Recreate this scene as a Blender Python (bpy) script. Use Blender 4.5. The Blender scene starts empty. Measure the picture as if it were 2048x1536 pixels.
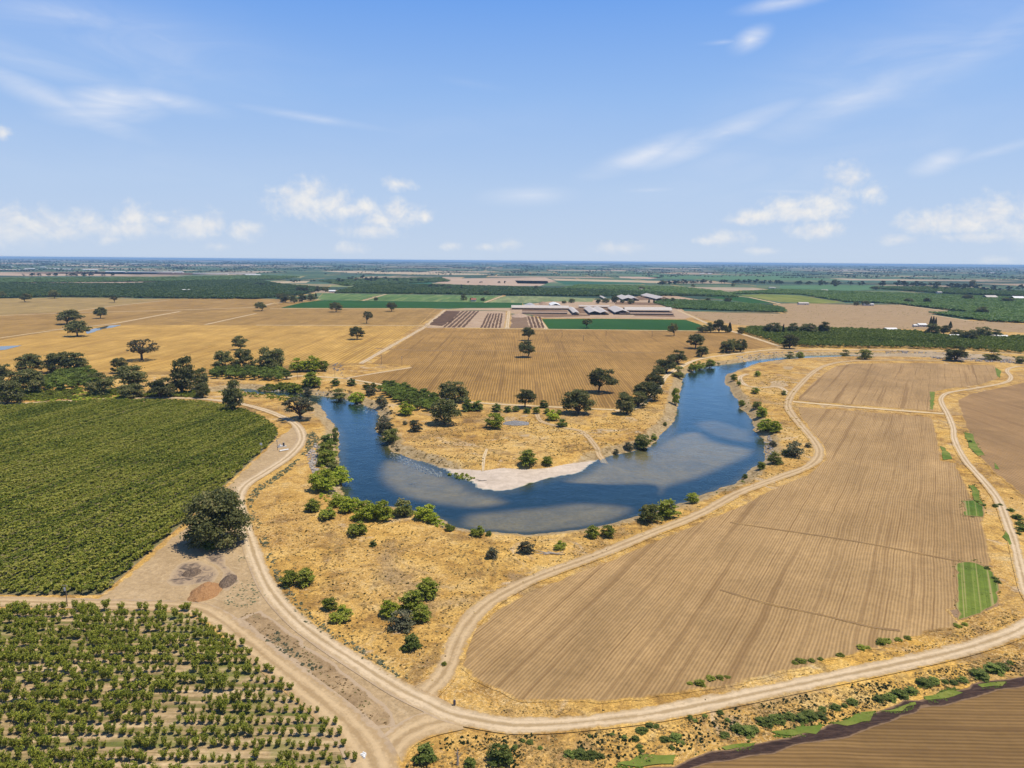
import bpy, bmesh, math, random
import numpy as np
from mathutils import Vector, Matrix
from mathutils.geometry import tessellate_polygon, delaunay_2d_cdt
R = math.radians
rng = np.random.default_rng(7); random.seed(7)
sc = bpy.context.scene; col = sc.collection
FPX, HGT = 1422.0, 115.0                      # focal length in photo pixels, flying height in metres
PITCH = math.atan((768 - 521.5) / FPX); ROLL = R(0.476)
CM = Matrix.Rotation(math.pi / 2 - PITCH, 3, 'X') @ Matrix.Rotation(ROLL, 3, 'Z')
CMN = np.array(CM)
SUN_EL, SUN_AZ = R(70), R(97)                  # azimuth clockwise from +Y (straight ahead)

# ---------- camera ----------
cd = bpy.data.cameras.new('camera'); cam = bpy.data.objects.new('camera', cd); col.objects.link(cam)
cd.sensor_width = 36; cd.lens = 36 * FPX / 2048; cd.clip_start = 1; cd.clip_end = 200000
cam.matrix_world = Matrix.Translation((0, 0, HGT)) @ CM.to_4x4(); sc.camera = cam

# ---------- photo measurements to ground points ----------
def gnd(p, z=0.0):
    p = np.asarray(p, float).reshape(-1, 2)
    d = np.stack([(p[:, 0] - 1024) / FPX, (768 - p[:, 1]) / FPX, -np.ones(len(p))], 1) @ CMN.T
    dz = np.minimum(d[:, 2], -0.0016)
    t = (HGT - z) / -dz
    return np.stack([d[:, 0] * t, d[:, 1] * t], 1)
def pix(w):
    w = np.asarray(w, float) - np.array([0, 0, HGT])
    c = w @ CMN
    return np.stack([1024 + FPX * c[:, 0] / -c[:, 2], 768 - FPX * c[:, 1] / -c[:, 2]], 1), -c[:, 2]
def depth(x, y, z=0.0):
    return float((np.array([x, y, z - HGT]) @ CMN)[2] * -1)
def smooth(a, b, x):
    t = np.clip((x - a) / (b - a), 0, 1); return t * t * (3 - 2 * t)
def catmull(P, closed=True, n=8):
    P = np.asarray(P, float); out = []
    N = len(P)
    for i in range(N if closed else N - 1):
        g = (lambda k: P[k % N]) if closed else (lambda k: P[min(max(k, 0), N - 1)])
        a, b, c, d = g(i - 1), g(i), g(i + 1), g(i + 2)
        for t in np.arange(n) / n:
            out.append(.5 * ((2 * b) + (c - a) * t + (2 * a - 5 * b + 4 * c - d) * t * t + (3 * b - a - 3 * c + d) * t ** 3))
    if not closed: out.append(P[-1])
    return np.array(out)
def resample(P, closed=True, f=0.012, lo=2.0):
    P = list(map(np.asarray, P)); out = []
    N = len(P)
    for i in range(N if closed else N - 1):
        a, b = P[i], P[(i + 1) % N]
        L = np.linalg.norm(b - a); s = max(lo, f * min(np.linalg.norm(a), 6000))
        k = max(1, int(L / s))
        for j in range(k): out.append(a + (b - a) * j / k)
    if not closed: out.append(P[-1])
    return np.array(out)
def inpoly(P, poly):
    x, y = P[:, 0], P[:, 1]; ins = np.zeros(len(P), bool); n = len(poly)
    for i in range(n):
        x0, y0 = poly[i]; x1, y1 = poly[(i + 1) % n]
        if y0 == y1: continue
        c = ((y0 > y) != (y1 > y)) & (x < (x1 - x0) * (y - y0) / (y1 - y0) + x0)
        ins ^= c
    return ins
def pdist(P, poly, closed=True):
    best = np.full(len(P), 1e18); n = len(poly)
    for i in range(n if closed else n - 1):
        a = poly[i]; b = poly[(i + 1) % n]; ab = b - a; L = ab @ ab + 1e-12
        t = np.clip(((P - a) @ ab) / L, 0, 1)
        q = P - (a + t[:, None] * ab); best = np.minimum(best, (q * q).sum(1))
    return np.sqrt(best)
def sdist(P, poly):
    d = pdist(P, poly); return np.where(inpoly(P, poly), -d, d)
def vnoise(x, y, s, seed=0):                     # cheap value noise on arrays
    x = np.asarray(x) / s; y = np.asarray(y) / s
    xi = np.floor(x).astype(np.int64); yi = np.floor(y).astype(np.int64); fx = x - xi; fy = y - yi
    fx = fx * fx * (3 - 2 * fx); fy = fy * fy * (3 - 2 * fy)
    def h(a, b):
        n = (a * 374761393 + b * 668265263 + seed * 974711) & 0x7fffffff
        n = ((n ^ (n >> 13)) * 1274126177) & 0x7fffffff
        return ((n ^ (n >> 16)) & 0xffff) / 65535.0
    return (h(xi, yi) * (1 - fx) + h(xi + 1, yi) * fx) * (1 - fy) + (h(xi, yi + 1) * (1 - fx) + h(xi + 1, yi + 1) * fx) * fy

# ---------- object helpers ----------
def mesh(name, V, Fc, mats, attrs=None, midx=None, smoothf=False):
    me = bpy.data.meshes.new(name)
    V = np.asarray(V, np.float32)
    if isinstance(Fc, np.ndarray):
        k = Fc.shape[1]; nf = len(Fc)
        me.vertices.add(len(V)); me.vertices.foreach_set('co', V.ravel())
        me.loops.add(nf * k); me.loops.foreach_set('vertex_index', Fc.astype(np.int32).ravel())
        me.polygons.add(nf); me.polygons.foreach_set('loop_start', np.arange(0, nf * k, k, dtype=np.int32))
        try: me.polygons.foreach_set('loop_total', np.full(nf, k, np.int32))
        except Exception: pass
        me.update(calc_edges=True)
    else:
        me.from_pydata([tuple(v) for v in V], [], Fc)
    for m in (mats if isinstance(mats, (list, tuple)) else [mats]): me.materials.append(m)
    if midx is not None: me.polygons.foreach_set('material_index', np.asarray(midx, np.int32))
    me.polygons.foreach_set('use_smooth', np.full(len(me.polygons), smoothf))
    for an, (dom, typ, val) in (attrs or {}).items():
        a = me.attributes.new(an, typ, dom)
        a.data.foreach_set('color' if 'COLOR' in typ else 'value', np.asarray(val, np.float32).ravel())
    me.update(); return me
def obj(name, data, parent=None, loc=None):
    o = bpy.data.objects.new(name, data); col.objects.link(o)
    if parent is not None: o.parent = parent
    if loc is not None: o.location = loc
    return o
def tag(o, label=None, cat=None, group=None, kind=None):
    for k, v in (('label', label), ('category', cat), ('group', group), ('kind', kind)):
        if v: o[k] = v
    return o

# ---------- material helpers ----------
class NT:
    def __init__(s, tree): s.t = tree; s.n = tree.nodes; s.l = tree.links
    def new(s, typ, **kw):
        n = s.n.new(typ)
        for k, v in kw.items(): setattr(n, k, v)
        return n
    def put(s, sock, v):
        if hasattr(v, 'is_output'): s.l.new(v, sock)
        elif v is not None:
            if isinstance(v, (tuple, list)) and len(v) == 3 and sock.type == 'RGBA': v = (*v, 1)
            sock.default_value = v
    def math(s, op, a, b=0.0, c=None, clamp=False):
        n = s.new('ShaderNodeMath', operation=op, use_clamp=clamp); s.put(n.inputs[0], a); s.put(n.inputs[1], b)
        if c is not None: s.put(n.inputs[2], c)
        return n.outputs[0]
    def vmath(s, op, a, b=None):
        n = s.new('ShaderNodeVectorMath', operation=op); s.put(n.inputs[0], a)
        if b is not None: s.put(n.inputs[1], b)
        return n.outputs['Value'] if op in ('LENGTH', 'DOT_PRODUCT') else n.outputs[0]
    def noise(s, vec, scale, detail=3, rough=.55, dist=0.0):
        n = s.new('ShaderNodeTexNoise'); s.put(n.inputs['Vector'], vec); n.inputs['Scale'].default_value = scale
        n.inputs['Detail'].default_value = detail; n.inputs['Roughness'].default_value = rough; n.inputs['Distortion'].default_value = dist
        return n.outputs['Fac']
    def vor(s, vec, scale, feature='F1', out='Distance'):
        n = s.new('ShaderNodeTexVoronoi', feature=feature); s.put(n.inputs['Vector'], vec); n.inputs['Scale'].default_value = scale
        return n.outputs[out]
    def ramp(s, fac, stops, interp='LINEAR'):
        n = s.new('ShaderNodeValToRGB'); s.put(n.inputs[0], fac); e = n.color_ramp.elements; n.color_ramp.interpolation = interp
        while len(e) < len(stops): e.new(.5)
        for k, (p, c) in enumerate(stops): e[k].position = p; e[k].color = (*c, 1) if len(c) == 3 else c
        return n.outputs[0]
    def mix(s, fac, a, b, mode='MIX'):
        n = s.new('ShaderNodeMix', data_type='RGBA', blend_type=mode); s.put(n.inputs['Factor'], fac); s.put(n.inputs['A'], a); s.put(n.inputs['B'], b)
        return n.outputs['Result']
    def sstep(s, a, b, v):
        n = s.new('ShaderNodeMapRange', interpolation_type='SMOOTHSTEP'); s.put(n.inputs['Value'], v)
        n.inputs['From Min'].default_value = a; n.inputs['From Max'].default_value = b; return n.outputs['Result']
    def rng(s, v, a, b, c, d):
        n = s.new('ShaderNodeMapRange'); s.put(n.inputs['Value'], v)
        for k, x in zip(('From Min', 'From Max', 'To Min', 'To Max'), (a, b, c, d)): n.inputs[k].default_value = x
        return n.outputs['Result']
    def attr(s, name, out='Fac'):
        n = s.new('ShaderNodeAttribute', attribute_name=name); return n.outputs[out]
    def pos(s): return s.new('ShaderNodeNewGeometry').outputs['Position']
    def scale(s, col_, f): return s.mix(1.0, col_, f, 'MULTIPLY')
    def bump(s, h, strength=.5, dist=.3):
        n = s.new('ShaderNodeBump'); s.put(n.inputs['Height'], h); n.inputs['Strength'].default_value = strength; n.inputs['Distance'].default_value = dist
        return n.outputs[0]
def material(name, rough=.9, spec=.15):
    m = bpy.data.materials.new(name); m.use_nodes = True; t = NT(m.node_tree); b = t.n['Principled BSDF']
    b.inputs['Roughness'].default_value = rough; b.inputs['Specular IOR Level'].default_value = spec
    return m, t, b
def gray(t, v):                                     # float socket to grey colour multiplier
    n = t.new('ShaderNodeCombineColor')
    for i in range(3): t.put(n.inputs[i], v)
    return n.outputs[0]

# shared dry grass colour, so that fields and tracks fade into the grass around them
gg = bpy.data.node_groups.new('dry_grass', 'ShaderNodeTree')
gg.interface.new_socket('Color', in_out='OUTPUT', socket_type='NodeSocketColor')
gg.interface.new_socket('Height', in_out='OUTPUT', socket_type='NodeSocketFloat')
def build_grass():
    t = NT(gg); P = t.pos(); go = t.new('NodeGroupOutput')
    n1 = t.noise(P, .017, 4, .6, .6); n2 = t.noise(P, .11, 4, .6, .8); n3 = t.noise(P, .5, 3, .65, 2.2)
    m = t.math('ADD', t.math('MULTIPLY', n1, .50), t.math('MULTIPLY', n2, .50))
    c = t.ramp(m, [(.36, (.21, .118, .034)), (.44, (.37, .21, .052)), (.50, (.475, .283, .072)), (.56, (.535, .333, .094)), (.64, (.53, .37, .152))])
    mac = t.noise(P, .0085, 3, .55, .4); c = t.mix(t.math('MULTIPLY', t.sstep(.50, .62, mac), .55), c, t.scale(c, (.80, .76, .80, 1))); c = t.mix(t.math('MULTIPLY', t.sstep(.47, .36, mac), .6), c, t.scale(c, (1.10, 1.06, .80, 1)))
    # swirls of flattened straw
    sw = t.noise(t.vmath('MULTIPLY', P, (1, 1, .1)), .16, 5, .62, 3.5)
    line = t.sstep(.030, .0, t.math('ABSOLUTE', t.math('SUBTRACT', sw, .5)))
    zone = t.sstep(.45, .56, t.noise(P, .022, 3, .5, .3))
    c = t.mix(t.math('MULTIPLY', t.math('MULTIPLY', line, zone), .75), c, (.60, .44, .22))
    dk = t.sstep(.50, .64, t.noise(P, .05, 6, .72, 1.8))
    c = t.mix(t.math('MULTIPLY', dk, .62), c, (.19, .112, .042))
    pale = t.sstep(.57, .68, t.noise(P, .03, 6, .68, 1.2))
    c = t.mix(t.math('MULTIPLY', pale, .72), c, (.46, .36, .245)); gb = t.sstep(.54, .66, t.noise(t.vmath('ADD', P, (310, 77, 0)), .021, 5, .66, 1.0)); c = t.mix(t.math('MULTIPLY', gb, .55), c, (.27, .19, .105))
    f = t.rng(n3, .33, .67, .68, 1.24)
    sp = t.noise(P, 1.3, 3, .7, 1.0)
    f = t.math('MULTIPLY', f, t.rng(sp, .35, .65, .66, 1.28))
    c = t.scale(c, gray(t, f))
    speck = t.sstep(.69, .75, t.noise(P, .9, 2, .5)); sz = t.sstep(.48, .62, t.noise(P, .05, 3))
    c = t.mix(t.math('MULTIPLY', t.math('MULTIPLY', speck, sz), .6), c, (.12, .10, .045))
    t.put(go.inputs['Color'], c); t.put(go.inputs['Height'], t.math('ADD', t.math('MULTIPLY', n3, .5), t.math('MULTIPLY', sp, .4)))
build_grass()
def grass(t):
    n = t.new('ShaderNodeGroup'); n.node_tree = gg; return n.outputs['Color'], n.outputs['Height']
def edge_fac(t, lo=.10, hi=.45, amp=.7, sc_=.25):
    e = t.attr('edge'); n = t.noise(t.pos(), sc_, 4, .65)
    return t.sstep(lo, hi, t.math('ADD', e, t.math('MULTIPLY', t.math('SUBTRACT', n, .5), amp)))
def axes(t, az):                                    # across / along coordinates of a field whose rows run at azimuth az
    n = t.new('ShaderNodeVectorRotate', rotation_type='Z_AXIS'); t.put(n.inputs['Vector'], t.pos()); n.inputs['Angle'].default_value = az
    return n.outputs[0]
def m_tilled(name, az, A, B, dark, period=1.3, group_w=12.0, patch=.5, fine=.5, wet=None, edge=True, contrast=1.0, blend=None):
    m, t, b = material(name); P = t.pos(); V = axes(t, az)
    sx = t.new('ShaderNodeSeparateXYZ'); t.put(sx.inputs[0], V); u, v = sx.outputs[0], sx.outputs[1]
    wob = t.noise(t.vmath('MULTIPLY', V, (.02, .02, 0)), 1.0, 3)
    uu = t.math('ADD', u, t.math('MULTIPLY', wob, 2.5))
    def cv(su, sv):
        n = t.new('ShaderNodeCombineXYZ'); t.put(n.inputs[0], t.math('MULTIPLY', uu, su)); t.put(n.inputs[1], t.math('MULTIPLY', v, sv)); return n.outputs[0]
    s1 = t.noise(cv(.8 / period, .02), 1.0, 3, .7)
    s2 = t.noise(cv(1.0 / group_w, .0025), 1.0, 3, .6)
    row = t.math('MULTIPLY_ADD', t.math('SINE', t.math('MULTIPLY', uu, 2 * math.pi / period)), .5, .5)
    pt = t.noise(P, .012, 5, .6, .5); ps = t.noise(P, .35, 4, .7)
    mixv = t.math('ADD', t.math('MULTIPLY', s1, .55), t.math('MULTIPLY', pt, .45))
    c = t.mix(t.rng(mixv, .36, .64, 0, 1), A, B)
    c = t.scale(c, gray(t, t.rng(t.math('ADD', t.math('MULTIPLY', row, fine), t.math('MULTIPLY', ps, 1 - fine)), .2, .8, 1 - .26 * contrast, 1 + .17 * contrast)))
    c = t.scale(c, gray(t, t.math('MULTIPLY', t.rng(t.noise(P, .022, 5, .65, .6), .36, .64, .86, 1.10), t.rng(t.noise(cv(.03, .006), 1.0, 3, .6), .36, .64, .90, 1.08))))
    gl = t.sstep(.56, .66, s2)
    c = t.mix(t.math('MULTIPLY', gl, .42 * contrast), c, dark)
    # thin wheel lines every group of rows
    gw = t.math('ABSOLUTE', t.math('SUBTRACT', t.math('FRACT', t.math('MULTIPLY', uu, 1 / (group_w * 1.1))), .5))
    br = t.sstep(.35, .65, t.noise(cv(.2, .02), 1.0, 3))
    c = t.mix(t.math('MULTIPLY', t.math('MULTIPLY', t.sstep(.05, .02, gw), br), .55 * contrast), c, dark)
    if edge:
        gc, gh = grass(t); c = t.mix(edge_fac(t), blend or gc, c)
    t.put(b.inputs['Base Color'], c)
    t.put(b.inputs['Normal'], t.bump(t.math('ADD', t.math('MULTIPLY', row, .5), t.math('MULTIPLY', ps, .6)), .55, .25)); return m
def m_dirt(name, A, B, pale, edge=True, lo=.3, hi=.6, blend=None):
    m, t, b = material(name); P = t.pos()
    n1 = t.noise(P, .05, 5, .65, .8); n2 = t.noise(P, .6, 4, .7, 1.0)
    c = t.mix(t.rng(n1, .35, .65, 0, 1), A, B)
    c = t.mix(t.math('MULTIPLY', t.sstep(.55, .7, t.noise(P, .12, 4, .6, 2.0)), .5), c, pale)
    sw = t.noise(P, .09, 5, .6, 3.0); c = t.mix(t.math('MULTIPLY', t.sstep(.04, 0, t.math('ABSOLUTE', t.math('SUBTRACT', sw, .5))), .35), c, t.scale((*A, 1), (.72, .70, .66, 1)))
    c = t.scale(c, gray(t, t.rng(n2, .33, .67, .80, 1.15)))
    if edge:
        gc, gh = grass(t); c = t.mix(edge_fac(t, lo, hi, 1.0, .35), blend or gc, c)
    t.put(b.inputs['Base Color'], c); t.put(b.inputs['Normal'], t.bump(n2, .4, .2)); return m
def m_track(name, A, B, mid, rut=.5):                # ribbon: attribute t across, -1..1
    m, t, b = material(name); P = t.pos(); a = t.math('ABSOLUTE', t.attr('t')); 
    n2 = t.noise(P, .5, 4, .7, .8); n1 = t.noise(P, .06, 4, .6)
    c = t.mix(t.rng(n1, .35, .65, 0, 1), A, B)
    c = t.scale(c, gray(t, t.rng(n2, .33, .67, .80, 1.14)))
    jit = t.math('ADD', t.math('MULTIPLY', t.math('SUBTRACT', t.noise(P, .30, 5, .72), .5), 1.0), t.math('MULTIPLY', t.math('SUBTRACT', t.noise(P, .035, 3, .6), .5), .8))
    rt = t.math('ABSOLUTE', t.math('SUBTRACT', t.math('ADD', a, t.math('MULTIPLY', t.math('SUBTRACT', t.noise(P, .06, 3), .5), .35)), .36)); c = t.mix(t.math('MULTIPLY', t.sstep(.17, .05, rt), .55), c, t.scale((*B, 1), (1.14, 1.14, 1.14, 1)))
    aj = t.math('ADD', a, jit)
    mid_f = t.sstep(.20, .05, t.math('ADD', a, t.math('MULTIPLY', jit, .4))); c = t.mix(t.math('MULTIPLY', mid_f, rut + .2), c, t.scale((*mid, 1), (.82, .80, .76, 1)))
    sh = t.sstep(.55, .75, aj); c = t.mix(t.math('MULTIPLY', sh, .7), c, mid)
    gc, gh = grass(t); gc = t.mix(t.attr('bare'), gc, t.scale(t.mix(t.rng(n1, .35, .65, 0, 1), (.34, .245, .15), (.41, .305, .195)), gray(t, t.rng(n2, .3, .7, .86, 1.12)))); c = t.mix(t.sstep(.72, .92, aj), c, gc); ph = t.math('MULTIPLY', t.sstep(.60, .70, t.noise(P, .42, 4, .65)), .35); c = t.mix(ph, c, t.scale((*mid, 1), (.78, .76, .74, 1)))
    t.put(b.inputs['Base Color'], c); t.put(b.inputs['Normal'], t.bump(n2, .3, .15)); return m
def m_crop(name, A, B, az=0.0, row=0.0, edge=False, tan=None, patch=.01):
    m, t, b = material(name); P = t.pos()
    n1 = t.noise(P, patch, 4, .6, .4); n2 = t.noise(P, .2, 3, .7)
    c = t.mix(t.rng(n1, .35, .65, 0, 1), A, B); c = t.scale(c, gray(t, t.rng(n2, .3, .7, .8, 1.18)))
    if row:
        V = axes(t, az); s = t.noise(t.vmath('MULTIPLY', V, (1 / row, .004, 0)), 1.0, 2); c = t.mix(t.math('MULTIPLY', t.sstep(.52, .66, s), .75 if row < 3 else .25), t.scale(c, gray(t, t.rng(s, .35, .65, .75, 1.15))), (.34, .25, .12))
    if edge:
        gc, gh = grass(t); c = t.mix(edge_fac(t), tan or gc, c)
    t.put(b.inputs['Base Color'], c); t.put(b.inputs['Normal'], t.bump(n2, .5, .4)); return m
def m_leaf(name, A, B, dry=None, rough=.62, var=.34):
    m, t, b = material(name, rough, .25)
    v = t.attr('tone'); oi = t.new('ShaderNodeObjectInfo').outputs['Random']
    c = t.mix(v, A, B)
    if dry: c = t.mix(t.math('MULTIPLY', t.sstep(.66, .93, v), .8), c, dry)
    c = t.scale(c, gray(t, t.rng(oi, 0, 1, 1 - var, 1 + var)))
    tl = t.new('ShaderNodeBsdfTranslucent'); t.put(tl.inputs['Color'], t.scale(c, (1.1, 1.25, .6, 1))); mx = t.new('ShaderNodeMixShader'); mx.inputs[0].default_value = .3
    t.put(b.inputs['Base Color'], c); t.l.new(b.outputs[0], mx.inputs[1]); t.l.new(tl.outputs[0], mx.inputs[2]); t.l.new(mx.outputs[0], t.n['Material Output'].inputs['Surface']); return m
def m_plain(name, c, rough=.8, spec=.3, n=6.0, amt=.18, metal=0.0):
    m, t, b = material(name, rough, spec); P = t.new('ShaderNodeTexCoord').outputs['Object']
    f = t.rng(t.noise(P, n, 4, .65), .3, .7, 1 - amt, 1 + amt)
    t.put(b.inputs['Base Color'], t.scale((*c, 1), gray(t, f))); b.inputs['Metallic'].default_value = metal; return m
# ================= river, ground =================
WZ = -3.0
RIV = [(400,786),(440,781),(480,777),(512,779),(530,783),(575,782),(600,788),(625,790),(655,793),(690,798),(720,808),(742,816),(755,825),(757,838),(752,850),(750,862),(760,872),(770,878),(775,890),(780,900),(800,908),(830,920),(860,928),(885,938),(910,948),(930,958),(945,966),(957,975),(975,980),(1000,983),(1020,980),(1050,970),(1080,961),(1120,952),(1150,948),(1165,941),(1180,931),(1192,923),(1212,915),(1240,909),(1265,902),(1290,895),(1310,885),(1325,868),(1340,852),(1352,835),(1356,815),(1358,800),(1362,780),(1365,765),(1370,750),(1385,742),(1410,735),(1435,731),(1465,727),(1500,722),(1536,717),(1600,712),(1650,710.5),(1720,710),(1800,711),(1900,713),(2100,720),
 (2100,724),(1900,718),(1780,716),(1710,715.5),(1650,716.5),(1600,719),(1560,722),(1536,724.5),(1510,728),(1490,735),(1470,743),(1455,748),(1449,757),(1451,768),(1460,777),(1465,790),(1475,802),(1480,815),(1490,825),(1500,838),(1505,850),(1508,862),(1520,872),(1528,882),(1531,895),(1530,915),(1520,928),(1505,938),(1490,950),(1475,962),(1455,972),(1430,982),(1400,993),(1370,1004),(1345,1012),(1320,1020),(1295,1027),(1275,1032),(1250,1040),(1225,1046),(1190,1052),(1150,1058),(1100,1064),(1050,1068),(1000,1066),(960,1063),(930,1058),(905,1050),(890,1040),(870,1033),(845,1025),(800,1015),(750,1010),(710,1003),(690,992),(684,975),(682,955),(680,935),(678,915),(678,880),(675,860),(665,845),(655,835),(648,820),(640,810),(628,804),(600,798),(560,793),(530,791),(512,789),(480,785),(440,786)]
river = resample(catmull(gnd(RIV, WZ), True, 6), True, .004, 2.5)
rn = river.copy()
rn[:, 0] += (vnoise(river[:, 0], river[:, 1], 7, 1) - .5) * 2.2 + (vnoise(river[:, 0], river[:, 1], 2.7, 2) - .5) * 1.0
rn[:, 1] += (vnoise(river[:, 0], river[:, 1], 8, 3) - .5) * 3.0 + (vnoise(river[:, 0], river[:, 1], 3, 4) - .5) * 1.4
river = rn
def region(px, z=0.0): return catmull(gnd(px, z), True, 5)
sand_poly = region([(835,921),(868,929),(900,933),(930,935),(965,939),(1000,938),(1040,938),(1075,936),(1110,931),(1150,922),(1185,917),(1208,912),(1225,915),(1195,935),(1160,956),(1110,962),(1040,985),(985,990),(950,982),(920,962),(880,943),(845,927)], -1.5)
SHOAL = [region(p, -4) for p in (
 [(772,918),(800,920),(835,922),(880,945),(925,965),(960,985),(1000,995),(1010,1003),(960,1012),(900,1008),(850,1000),(800,985),(768,962),(760,940)],
 [(1130,960),(1165,948),(1200,927),(1245,912),(1300,896),(1350,868),(1395,862),(1430,880),(1490,893),(1505,905),(1440,935),(1380,958),(1330,972),(1318,985),(1312,970),(1290,965),(1200,967),(1150,965)],
 [(925,1052),(935,1026),(1000,1018),(1080,1012),(1160,1003),(1260,1012),(1230,1040),(1150,1056),(1050,1066),(960,1060)],
 [(1390,845),(1430,838),(1470,850),(1500,862),(1512,880),(1480,880),(1430,868)],
 [(760,860),(790,865),(800,890),(830,905),(830,925),(790,915),(770,900)],
 [(1205,916),(1240,911),(1290,897),(1325,872),(1345,850),(1352,858),(1330,885),(1290,908),(1240,925)])]
BAR = region([(1030,985),(1120,965),(1160,963),(1240,967),(1310,968),(1318,980),(1310,995),(1240,1000),(1130,1000),(1050,1000)], -4)   # deep scour beside the shoal
def hgt(P):
    P = np.atleast_2d(np.asarray(P, float)); z = np.zeros(len(P))
    m = (P[:, 0] > -420) & (P[:, 0] < 900) & (P[:, 1] > 240) & (P[:, 1] < 1250)
    if m.any():
        Q = P[m]; d = sdist(Q, river); ds = sdist(Q, sand_poly)
        W = 6.5 + 4 * vnoise(Q[:, 0], Q[:, 1], 18, 9) + 32 * np.clip(1 - np.maximum(ds, 0) / 10, 0, 1)
        out = WZ * (1 - smooth(0, 1, np.maximum(d, 0) / W))
        z[m] = np.where(d < 0, WZ - np.minimum(2.0, -d * .22), out)
    return z
def axis(lo, hi, step, far):
    a = list(np.arange(lo, hi + .01, step)); s = step; x = hi
    up = []
    while x < far: s *= 1.22; x += s; up.append(min(x, far))
    s = step; x = lo; dn = []
    while x > -far: s *= 1.22; x -= s; dn.append(max(x, -far))
    return np.array(dn[::-1] + a + up)
gx = axis(-330, 560, 2.0, 60000); gy = axis(262, 960, 2.0, 60000); gy = gy[gy > -3000]
GX, GY = np.meshgrid(gx, gy); GP = np.stack([GX.ravel(), GY.ravel()], 1)
gz = hgt(GP)
hgt_exact = hgt; GZ = gz.reshape(len(gy), len(gx))
def hgt(P):                                     # height read from the ground grid itself
    P = np.atleast_2d(np.asarray(P, float)); i = np.clip(np.searchsorted(gx, P[:, 0]) - 1, 0, len(gx) - 2); j = np.clip(np.searchsorted(gy, P[:, 1]) - 1, 0, len(gy) - 2)
    a = np.clip((P[:, 0] - gx[i]) / (gx[i + 1] - gx[i]), 0, 1); b_ = np.clip((P[:, 1] - gy[j]) / (gy[j + 1] - gy[j]), 0, 1)
    return (GZ[j, i] * (1 - a) + GZ[j, i + 1] * a) * (1 - b_) + (GZ[j + 1, i] * (1 - a) + GZ[j + 1, i + 1] * a) * b_
near = (GP[:, 0] > -340) & (GP[:, 0] < 570) & (GP[:, 1] > 255) & (GP[:, 1] < 970)
NP_ = GP[near]; rd = np.full(len(GP), 99.0); rd[near] = sdist(NP_, river)
sandv = np.zeros(len(GP)); sandv[near] = smooth(2.5, -2.5, sdist(NP_, sand_poly))
sh = np.zeros(len(NP_))
for k, s in enumerate(SHOAL): sh = np.maximum(sh, smooth(4, -7, sdist(NP_, s)) * (.95, 1, .85, .6, .7, .9)[k])
sh *= 1 - .97 * smooth(1.2, -1.2, sdist(NP_, BAR)) * smooth(40, 0, -sdist(NP_, BAR) + 0)
shoal = np.zeros(len(GP)); shoal[near] = sh
wet = np.where(rd < 0, 1.0, 0.0)
bank = np.where(rd < 0, 0, smooth(16, 2, rd))
nx, ny = len(gx), len(gy)
idx = np.arange(nx * ny).reshape(ny, nx)
F4 = np.stack([idx[:-1, :-1], idx[:-1, 1:], idx[1:, 1:], idx[1:, :-1]], -1).reshape(-1, 4)

m, t, b = material('ground'); P = t.pos(); gc, gh = grass(t)
nb = t.noise(P, .3, 5, .7, 1.0); n2 = t.noise(P, 1.1, 4, .7)
bankc = t.ramp(nb, [(.3, (.13, .10, .05)), (.45, (.26, .18, .085)), (.55, (.36, .26, .13)), (.7, (.42, .34, .22))])
c = t.mix(t.sstep(.35, .65, t.math('ADD', t.attr('bank'), t.math('MULTIPLY', t.math('SUBTRACT', nb, .5), 1.0))), gc, bankc)
sandc = t.mix(t.rng(t.noise(P, .12, 5, .65, 1.2), .35, .65, 0, 1), (.43, .35, .27), (.56, .465, .37))
sandc = t.scale(sandc, gray(t, t.rng(n2, .3, .7, .9, 1.08)))
deb = t.math('MULTIPLY', t.sstep(.62, .70, t.noise(t.vmath('MULTIPLY', P, (.5, 1.6, 1)), .35, 4, .7, 1.5)), t.sstep(.5, .6, t.noise(P, .05, 3)))
sandc = t.mix(t.math('MULTIPLY', deb, .65), sandc, (.21, .16, .12))
c = t.mix(t.sstep(.35, .65, t.math('ADD', t.attr('sand'), t.math('MULTIPLY', t.math('SUBTRACT', nb, .5), .8))), c, sandc)
rip = t.noise(t.vmath('MULTIPLY', P, (1, 1.3, 1)), .55, 4, .7, 1.2)
shc = t.mix(t.rng(rip, .3, .7, 0, 1), (.19, .14, .072), (.35, .265, .15))
bed = t.mix(t.math('MULTIPLY', t.attr('shoal'), t.rng(t.noise(P, .06, 4, .6, .6), .3, .7, .65, 1.1)), (.012, .030, .036), shc)
bed = t.mix(t.math('MULTIPLY', t.attr('marg'), t.rng(nb, .3, .7, .35, 1.0)), bed, (.085, .080, .034))
c = t.mix(t.sstep(.45, .55, t.attr('wet')), c, bed)
t.put(b.inputs['Base Color'], c); t.put(b.inputs['Normal'], t.bump(t.math('ADD', gh, n2), .5, .35))
M_GROUND = m
g = obj('ground', mesh('ground', np.c_[GP, gz], F4, M_GROUND, {
    'marg': ('POINT', 'FLOAT', smooth(-7.0, -.5, np.where(rd > 50, -99, rd))), 'bank': ('POINT', 'FLOAT', bank), 'sand': ('POINT', 'FLOAT', sandv), 'shoal': ('POINT', 'FLOAT', shoal), 'wet': ('POINT', 'FLOAT', smooth(.6, -.6, rd))}, smoothf=True))
tag(g, kind='structure')

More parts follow.
